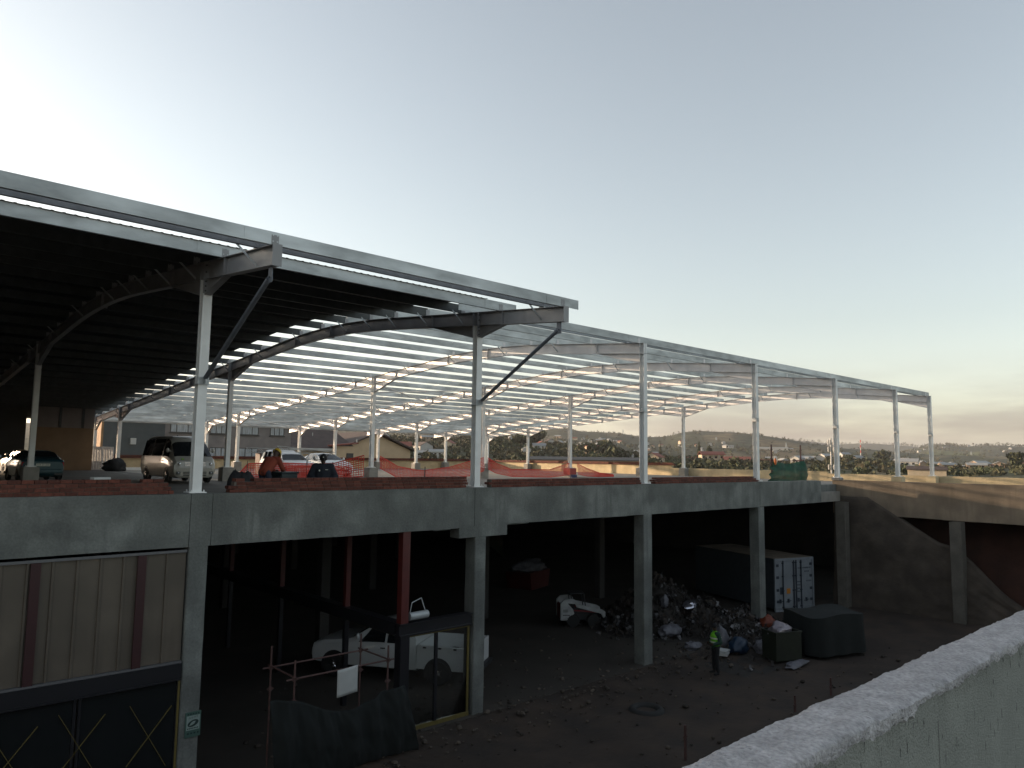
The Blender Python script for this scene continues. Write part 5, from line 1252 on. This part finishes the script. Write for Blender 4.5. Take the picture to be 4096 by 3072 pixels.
lumps('foil_sheet', 'crumpled shiny foil sheet on the upper slope of the heap', 'foil', on(28.6,19.3), .42, mat('crumpled_foil', (.5,.5,.56), .22, metal=.9, bump=1, bscale=9), 40, (1.5,.7,.45))
lumps('plastic_sheet', 'torn white plastic trailing in front of the olive bin', 'plastic', (26.6,13.5,0), .35, M['white_bag'], 41, (1.9,.6,.3))
lumps('plastic_sheet', 'white plastic lump on the upper left slope of the heap', 'plastic', on(27.4,19.9), .26, M['white_bag'], 42, (.7,.6,1.3))
m = MB(); m.obox((25.7,16.0,.1), (.6,.42,.1), Matrix.Rotation(.4,3,'Z')); m.obox((25.72,16.0,.19), (.5,.38,.06), Matrix.Rotation(.2,3,'Z')); tag(m.build('carton', M['paper'], None, bevel=.01), 'flattened white carton lying right of the man in the vest', 'carton')
def bin_(name, label, x, y, w, d, h, mt, rz):
    o = thing(name, label, 'bin', (x,y,0), rz); m = MB(); t = .02
    m.box((-w/2,-d/2,.06),(w/2,-d/2+t,h)); m.box((-w/2,d/2-t,.06),(w/2,d/2,h)); m.box((-w/2,-d/2+t,.06),(-w/2+t,d/2-t,h)); m.box((w/2-t,-d/2+t,.06),(w/2,d/2-t,h)); m.box((-w/2+t,-d/2+t,.06),(w/2-t,d/2-t,.08)); m.build('body', mt, o)
    r = MB(); r.box((-w/2-.03,-d/2-.03,h),(w/2+.03,-d/2+.03,h+.05)); r.box((-w/2-.03,d/2-.03,h),(w/2+.03,d/2+.03,h+.05)); r.box((-w/2-.03,-d/2+.03,h),(-w/2+.03,d/2-.03,h+.05)); r.box((w/2-.03,-d/2+.03,h),(w/2+.03,d/2-.03,h+.05)); r.build('rim', mt, o)
    for sx in (-1,1):
        for sy in (-1,1):
            q = MB(); q.lathe([(.06,-.02),(.06,.02)], (sx*(w/2-.1), sy*(d/2-.1), .06), 'y', 12); q.build('castor', M['rubber'], o)
bin_('open_bin', 'olive green open bin heaped with foil and plastic', 26.95, 14.25, 1.15, .8, 1.05, mat('olive_bin_paint', (.014,.018,.009), .6, var=.3), -.4)
lumps('foil_sheet', 'crumpled foil and plastic heaped in the olive bin', 'foil', (26.95,14.3,.85), .42, mat('pink_foil', (.2,.18,.2), .3, metal=.5, bump=1, bscale=9), 44, (1.25,.85,.8))
def net_skip():
    o = thing('covered_skip', 'big skip covered with dark green net at the right of the rubbish', 'skip', (29.6,13.85,0), -.3)
    m = MB(); m.prism([(-1.1,0),(1.1,0),(1.25,1.3),(-1.25,1.3)], 'y', -.75, .75); m.build('skip_body', M['black_steel'], o)
    def f(u, v):
        a = 2*pi*u; c, s = cos(a), sin(a); k = 1/max(abs(c), abs(s)); q = .55+.45*k if True else k
        x, y = c*min(k,1.25)*1.38, s*min(k,1.25)*.95; fold = .05*sin(a*11)*v
        return (x*(1+fold+.06*v), y*(1+fold+.06*v), 1.52 - 1.45*v + .06*sin(a*3)*(1-v))
    m = MB(); m.sheet(cloth(f, 64, 14)); top = [f(k/64, 0) for k in range(64)]; m.add(top + [(0,0,1.58)], [(k, (k+1)%64, 64) for k in range(64)]); m.build('net_cover', M['net_black'], o, smooth=60, merge=True)
net_skip()
def red_skip():
    o = thing('rubbish_skip', 'dull red skip with crumpled plastic on top, far back under the deck', 'skip', (30.2,31.5,0), .3)
    m = MB(); m.prism([(-1.0,.05),(1.0,.05),(1.2,1.0),(-1.2,1.0)], 'y', -.8, .8); m.build('skip_body', M['red_steel'], o)
red_skip()
lumps('plastic_sheet', 'crumpled pale plastic heaped on the red skip', 'plastic', (30.2,31.5,.95), .6, M['white_bag'], 47, (2.0,1,.7))
# soil banks behind the return beam
def bank(name, top, foot, mt, seed, label):
    m = MB(); rows = []; n = 46; k = 30
    for i in range(n+1):
        y = lerp(17.4, 1.6, i/n); zt = table(top, -y); xf, xt = foot(y)
        r = []
        for j in range(k+1):
            v = j/k; x = lerp(xf, xt, v**1.0); z = zt*(v**.9) - .1*(v == 0); nn = noise.fractal(Vector((y*1.1, v*4, seed)), 1, 2, 4)
            r.append((x + .14*nn*(1-.3*v), y + .1*nn, z + .05*nn))
        r.append((39.2, y, zt)); rows.append(r)
    m.sheet(rows); o = m.build(name, mt, None, smooth=180); tag(o, kind='structure')
bank('spoil_bank', [(-17.4,5.7),(-15.7,5.68),(-14.4,4.86),(-13.6,4.3),(-12.65,3.7),(-12.0,3.55),(-11.3,3.0),(-10,1.6),(-8.5,.6),(-1.6,.2)], lambda y: (38.36, 38.78), M['grey_soil'], 1, '')
m = MB(); rows = []
for i in range(40):
    y = lerp(17.2, 1.4, i/39); rows.append([(lerp(39.3, 41.4, (j/16)**.8) - .3*(1-j/16) + .2*noise.fractal(Vector((y, j*.3, 4)), 1, 2, 4), y, 5.75*(j/16) - .05) for j in range(17)])
m.sheet(rows); tag(m.build('red_bank', M['red_soil'], None, smooth=180), kind='structure')
# odds and ends on the yard soil
for x, y, h, lb in ((16.3,11.25,.8,'rusty stake standing in the soil just over the foreground parapet, nearest one'), (24.3,11.2,.5,'rusty stake peeping over the foreground parapet, farthest one'), (21.9,11.2,.42,'rusty stake peeping over the foreground parapet, middle one')):
    m = MB(); m.tube((x,y,-.1),(x,y,h),.035,7); m.bar((x-.07,y,h-.28),(x+.07,y,h-.28),.03,.05); tag(m.build('rusty_stake', M['scaffold'], None), lb, 'stake', 'rusty stakes in the yard')
m = MB(); rows = [[(18.6+(.42+.12*cos(b))*cos(a), 14.2+(.42+.12*cos(b))*sin(a)*1.0, .12*sin(b)-.085) for b in [2*pi*j/10 for j in range(11)]] for a in [2*pi*i/28 for i in range(29)]]
m.sheet(rows); tag(m.build('old_tyre', M['rubber'], None, smooth=180), 'old tyre half sunk in the yard soil', 'tyre')
# ------------------------------------------------------------------ people
DG = lambda: bpy.context.evaluated_depsgraph_get()
def melt(mb, name, mt, parent, voxel=.012, smooth=6):
    """fuses capsules and ellipsoids into one continuous skin"""
    o = mb.build(name+'_tmp', mt, None)
    r = o.modifiers.new('r', 'REMESH'); r.mode = 'VOXEL'; r.voxel_size = voxel
    s = o.modifiers.new('s', 'SMOOTH'); s.iterations = smooth; s.factor = .5
    me = bpy.data.meshes.new_from_object(o.evaluated_get(DG())); me.name = name
    bpy.data.objects.remove(o)
    for p in me.polygons: p.use_smooth = True
    n = bpy.data.objects.new(name, me); COL.objects.link(n); n.parent = parent; return n
def cap(m, p, q, a, b): m.tube(p, q, a, 12, b); m.ball(p, a, 12, 8); m.ball(q, b, 12, 8)
SKIN = mat('dark_brown_skin', (.055,.03,.02), .55); HAIR = mat('black_hair', (.008,.007,.006), .9)
def figure(o, J, jacket, trousers, boots, sleeve=True, extra=.018):
    V = {k: Vector(v) for k, v in J.items()}
    def two(k): return V['l_'+k], V['r_'+k]
    m = MB()
    hd = V['head']; up = (V['head']-V['neck']).normalized(); f = V['face']-V['head']; f = (f - up*f.dot(up)).normalized(); sd = f.cross(up)
    m.ball(hd + up*.03, .098, 16, 12, sq=(.86,.98,1.12)); m.ball(hd - up*.055 + f*.025, .07, 14, 10, sq=(.85,1,1)); m.ball(hd + f*.098 - up*.02, .02, 8, 6); m.ball(hd + f*.085 - up*.065, .026, 8, 6)
    for s in (-1,1): m.ball(hd + sd*s*.088 - up*.01, .024, 8, 6)
    cap(m, V['neck']-up*.05, hd-up*.06, .056, .05); cap(m, V['chest'], V['pelvis'], .135, .125)
    for s in ('l_','r_'):
        cap(m, V[s+'sho'], V[s+'elb'], .05, .038); cap(m, V[s+'elb'], V[s+'wri'], .038, .026); cap(m, V['chest']+(V['neck']-V['chest'])*.45, V[s+'sho'], .075, .055)
        cap(m, V[s+'hip'], V[s+'kne'], .085, .055); cap(m, V[s+'kne'], V[s+'ank'], .054, .038)
        w = V[s+'wri']; d = (V[s+'hand']-w).normalized(); a = d.orthogonal().normalized(); lat = V[s+'thumb'].normalized(); lat = (lat - d*lat.dot(d)).normalized(); nrm = d.cross(lat)
        for k in range(4): cap(m, w + d*.01 + lat*(.02-.013*k), w + d*.09 + lat*(.03-.02*k), .016, .013)
        for k, ln in enumerate((.07,.08,.074,.058)):
            b = w + d*.09 + lat*(.03-.02*k); c = b + d*ln*.55 + nrm*.008; cap(m, b, c, .0105, .0095); cap(m, c, c + d*ln*.4 + nrm*.026, .0095, .008)
        b = w + d*.025 + lat*.03; c = b + d*.04 + lat*.03; cap(m, b, c, .013, .011); cap(m, c, c + d*.035 + lat*.006, .011, .009)
    body = melt(m, 'body', SKIN, o, .0105)
    for s in (-1,1):
        e = MB(); e.ball(hd + f*.082 + sd*s*.034 + up*.022, .012, 8, 6); e.build('eye', HAIR, body)
    j = MB(); x = extra
    cap(j, V['chest'], V['pelvis'] + (V['chest']-V['pelvis'])*.12, .15+x, .135+x); cap(j, V['chest'] + sd*.06, V['pelvis'] + sd*.05, .13+x, .115+x); cap(j, V['chest'] - sd*.06, V['pelvis'] - sd*.05, .13+x, .115+x)
    for s in ('l_','r_'):
        cap(j, V['chest']+(V['neck']-V['chest'])*.5, V[s+'sho'], .085+x, .07+x); cap(j, V[s+'sho'], V[s+'elb'], .062+x, .05+x); cap(j, V[s+'elb'], V[s+'elb'].lerp(V[s+'wri'], .93), .05+x, .04+x)
    cap(j, V['neck']-up*.05, V['neck']-up*.03, .07, .066); melt(j, 'jacket', jacket, o, .014)
    t = MB(); cap(t, V['pelvis']-sd*.06, V['pelvis']+sd*.06, .125, .125)
    for s in ('l_','r_'): cap(t, V[s+'hip'], V[s+'kne'], .1, .072); cap(t, V[s+'kne'], V[s+'ank'] + (V[s+'kne']-V[s+'ank'])*.1, .072, .062)
    melt(t, 'trousers', trousers, o, .014)
    for s in ('l_','r_'):
        b = MB(); a = V[s+'ank']; d = V[s+'toe']-a; cap(b, a + Vector((0,0,.05)), a, .055, .05); cap(b, a - Vector((0,0,.03)), a + d - Vector((0,0,.02)), .05, .042); melt(b, 'boot', boots, o, .012)
    return hd, up, f, sd
STAND = dict(pelvis=(0,0,.96), chest=(0,.0,1.26), neck=(0,-.01,1.47), head=(0,.02,1.6), face=(0,.2,1.6), l_sho=(-.19,0,1.39), r_sho=(.19,0,1.39), l_elb=(-.25,-.03,1.12), r_elb=(.25,-.03,1.12), l_wri=(-.24,.08,.89), r_wri=(.24,.08,.89),
    l_hand=(-.23,.12,.8), r_hand=(.23,.12,.8), l_thumb=(.5,1,0), r_thumb=(-.5,1,0), l_hip=(-.1,0,.92), r_hip=(.1,0,.92), l_kne=(-.12,.03,.5), r_kne=(.12,.02,.5), l_ank=(-.14,-.01,.09), r_ank=(.15,-.02,.09), l_toe=(-.16,.13,.06), r_toe=(.18,.12,.06))
CL = {k: mat(k, c, .85, var=.2, vscale=8) for k, c in (('dark_green_jacket',(.012,.045,.032)), ('black_trousers',(.007,.007,.009)), ('navy_jacket',(.008,.011,.02)), ('orange_red_overall',(.2,.035,.015)), ('navy_trousers',(.012,.017,.035)), ('black_boots',(.01,.01,.01)))}
CL['lime'] = mat('lime_vest', (.12,.4,.015), .6); CL['strip'] = mat('silver_strip', (.5,.52,.45), .3)
def vest_man():
    o = thing('person', 'person in a lime hi-vis vest over a dark green jacket standing in the yard', 'person', (23.4, 14.85, -.02), rad(60))
    J = dict(STAND); J.update(l_elb=(-.27,-.05,1.13), l_wri=(-.2,.16,1.06), l_hand=(-.16,.25,1.08), r_elb=(.27,-.06,1.13), r_wri=(.19,.15,1.05), r_hand=(.14,.24,1.07), face=(-.05,.2,1.57))
    hd, up, f, sd = figure(o, J, CL['dark_green_jacket'], CL['black_trousers'], CL['black_boots'])
    v = MB(); cap(v, (0,0,1.28), (0,0,1.06), .178, .166); cap(v, (-.06,0,1.28), (-.06,0,1.06), .158, .146); cap(v, (.06,0,1.28), (.06,0,1.06), .158, .146)
    for s in (-1,1): cap(v, (s*.05,0,1.4), (s*.15,0,1.36), .085, .08)
    vv = melt(v, 'vest', CL['lime'], o, .014)
    for z in (1.12,1.25):
        b = MB(); n = 28; pts = [(.243*cos(2*pi*k/n), .186*sin(2*pi*k/n)) for k in range(n)]; b.add([(x,y,z-.025) for x,y in pts]+[(x,y,z+.025) for x,y in pts], [(k,(k+1)%n,n+(k+1)%n,n+k) for k in range(n)]); b.build('reflective_strip', CL['strip'], vv)
    h = MB(); h.ball(hd+up*.045, .104, 14, 10, sq=(.9,1,1.05)); melt(h, 'cap', CL['black_trousers'], o, .012)
vest_man()
def helmet_worker():
    o = thing('person', 'person in orange-red overall and yellow hard hat bending over a dark crate', 'person', (9.02, 20.05, zdeck(20)), rad(-62))
    J = dict(STAND); J.update(pelvis=(0,-.1,.93), chest=(0,.12,1.17), neck=(0,.28,1.32), head=(0,.38,1.42), face=(0,.52,1.3), l_sho=(-.19,.24,1.26), r_sho=(.19,.24,1.26), l_elb=(-.24,.36,1.02), r_elb=(.24,.36,1.02), l_wri=(-.15,.52,.94), r_wri=(.15,.52,.94),
        l_hand=(-.12,.61,.93), r_hand=(.12,.61,.93), l_thumb=(1,.2,.4), r_thumb=(-1,.2,.4), l_hip=(-.1,-.1,.9), r_hip=(.1,-.1,.9), l_kne=(-.13,.05,.49), r_kne=(.13,.0,.49), l_ank=(-.15,-.08,.09), r_ank=(.15,-.12,.09), l_toe=(-.16,.07,.06), r_toe=(.17,.03,.06))
    hd, up, f, sd = figure(o, J, CL['orange_red_overall'], CL['navy_trousers'], CL['black_boots'])
    Y = mat('yellow_hard_hat', (.55,.36,.02), .35); h = MB()
    Mx = Matrix((sd, f, up)).transposed()
    vs = []; n = 20
    prof = [(.135,0),(.132,.012),(.122,.016),(.12,.05),(.104,.095),(.065,.128),(.015,.142)]
    for r, z in prof:
        for k in range(n):
            a = 2*pi*k/n; e = .05*max(0, sin(a))**3 if z < .014 else 0; vs.append(hd + up*.035 + Mx @ Vector((r*.92*cos(a), (r*1.08+e)*sin(a), z)))
    h.add(vs, [(j*n+k, j*n+(k+1)%n, (j+1)*n+(k+1)%n, (j+1)*n+k) for j in range(len(prof)-1) for k in range(n)] + [tuple(range((len(prof)-1)*n, len(prof)*n))]); h.build('hard_hat', Y, o, smooth=40)
helmet_worker()
def guard():
    o = thing('person', 'person in dark navy jacket and cap sitting behind the brick course', 'person', (10.72, 20.0, zdeck(20)), rad(152)); o.scale = (1.1,1.1,1.1)
    J = dict(STAND); J.update(pelvis=(0,0,.52), chest=(0,.02,.83), neck=(0,.03,1.04), head=(0,.06,1.17), face=(0,.24,1.15), l_sho=(-.2,.02,.96), r_sho=(.2,.02,.96), l_elb=(-.33,.02,.7), r_elb=(.33,.02,.7), l_wri=(-.2,.22,.58), r_wri=(.2,.22,.58),
        l_hand=(-.12,.3,.56), r_hand=(.12,.3,.56), l_thumb=(1,.2,.4), r_thumb=(-1,.2,.4), l_hip=(-.11,.03,.5), r_hip=(.11,.03,.5), l_kne=(-.2,.46,.5), r_kne=(.2,.46,.5), l_ank=(-.2,.44,.09), r_ank=(.2,.44,.09), l_toe=(-.22,.6,.06), r_toe=(.22,.6,.06))
    hd, up, f, sd = figure(o, J, CL['navy_jacket'], CL['navy_trousers'], CL['black_boots'], extra=.04)
    h = MB(); h.ball(hd+up*.045, .108, 14, 10, sq=(.92,1,1)); cap(h, hd+up*.03+f*.07, hd+up*.02+f*.15, .05, .035); melt(h, 'cap', CL['black_trousers'], o, .012)
    b = MB(); b.ball(hd+up*.075+f*.1, .016, 8, 6); b.build('cap_badge', CL['strip'], o)
    b = MB(); b.ball((.09,.215,.87), .02, 8, 6, sq=(1,.3,1.3)); b.build('chest_badge', CL['strip'], o)
    b = MB(); b.box((-.13,.205,.885),(-.06,.215,.9)); b.build('name_strip', CL['strip'], o)
guard()
m = MB(); z = zdeck(20); m.lathe([(.15,0),(.15,.03),(.19,.36),(.2,.385)], (10.72,20.02,z), 'z', 20); tag(m.build('upturned_bucket', M['plastic_black'], None, smooth=40), 'black bucket the seated guard sits on', 'bucket')
def crate():
    o = thing('dark_crate', 'tall dark teal box the yellow-helmeted worker leans over', 'crate', (9.62, 20.25, zdeck(20)), .35); T = mat('dark_teal_plastic', (.008,.02,.025), .5)
    m = MB(); m.prism([(-.26,0),(.26,0),(.31,.86),(-.31,.86)], 'y', -.24, .24); m.build('box', T, o, bevel=.02)
    m = MB(); m.box((-.34,-.27,.862),(.34,.27,.92)); m.build('lid', T, o, bevel=.02)
    m = MB(); m.box((.1,-.255,.35),(.19,-.242,.4)); m.build('label', CL['strip'], o)
crate()
# ------------------------------------------------------------------ the evening haze
def haze():
    m = MB(); m.box((-900, -400, -60), (9000, 9000, 175)); o = m.build('haze', [], None)
    mt = bpy.data.materials.new('haze_air'); mt.use_nodes = True; nt = mt.node_tree; nt.nodes.clear()
    out = nt.nodes.new('ShaderNodeOutputMaterial'); v = nt.nodes.new('ShaderNodeVolumePrincipled'); v.inputs['Color'].default_value = (.93,.92,.95,1)
    v.inputs['Density'].default_value = HAZE; v.inputs['Anisotropy'].default_value = .25; nt.links.new(v.outputs[0], out.inputs['Volume'])
    o.data.materials.append(mt); tag(o, 'thin evening haze over the valley', 'haze', kind='stuff')
HAZE = .000085
haze()
SC.cycles.volume_bounces = 0
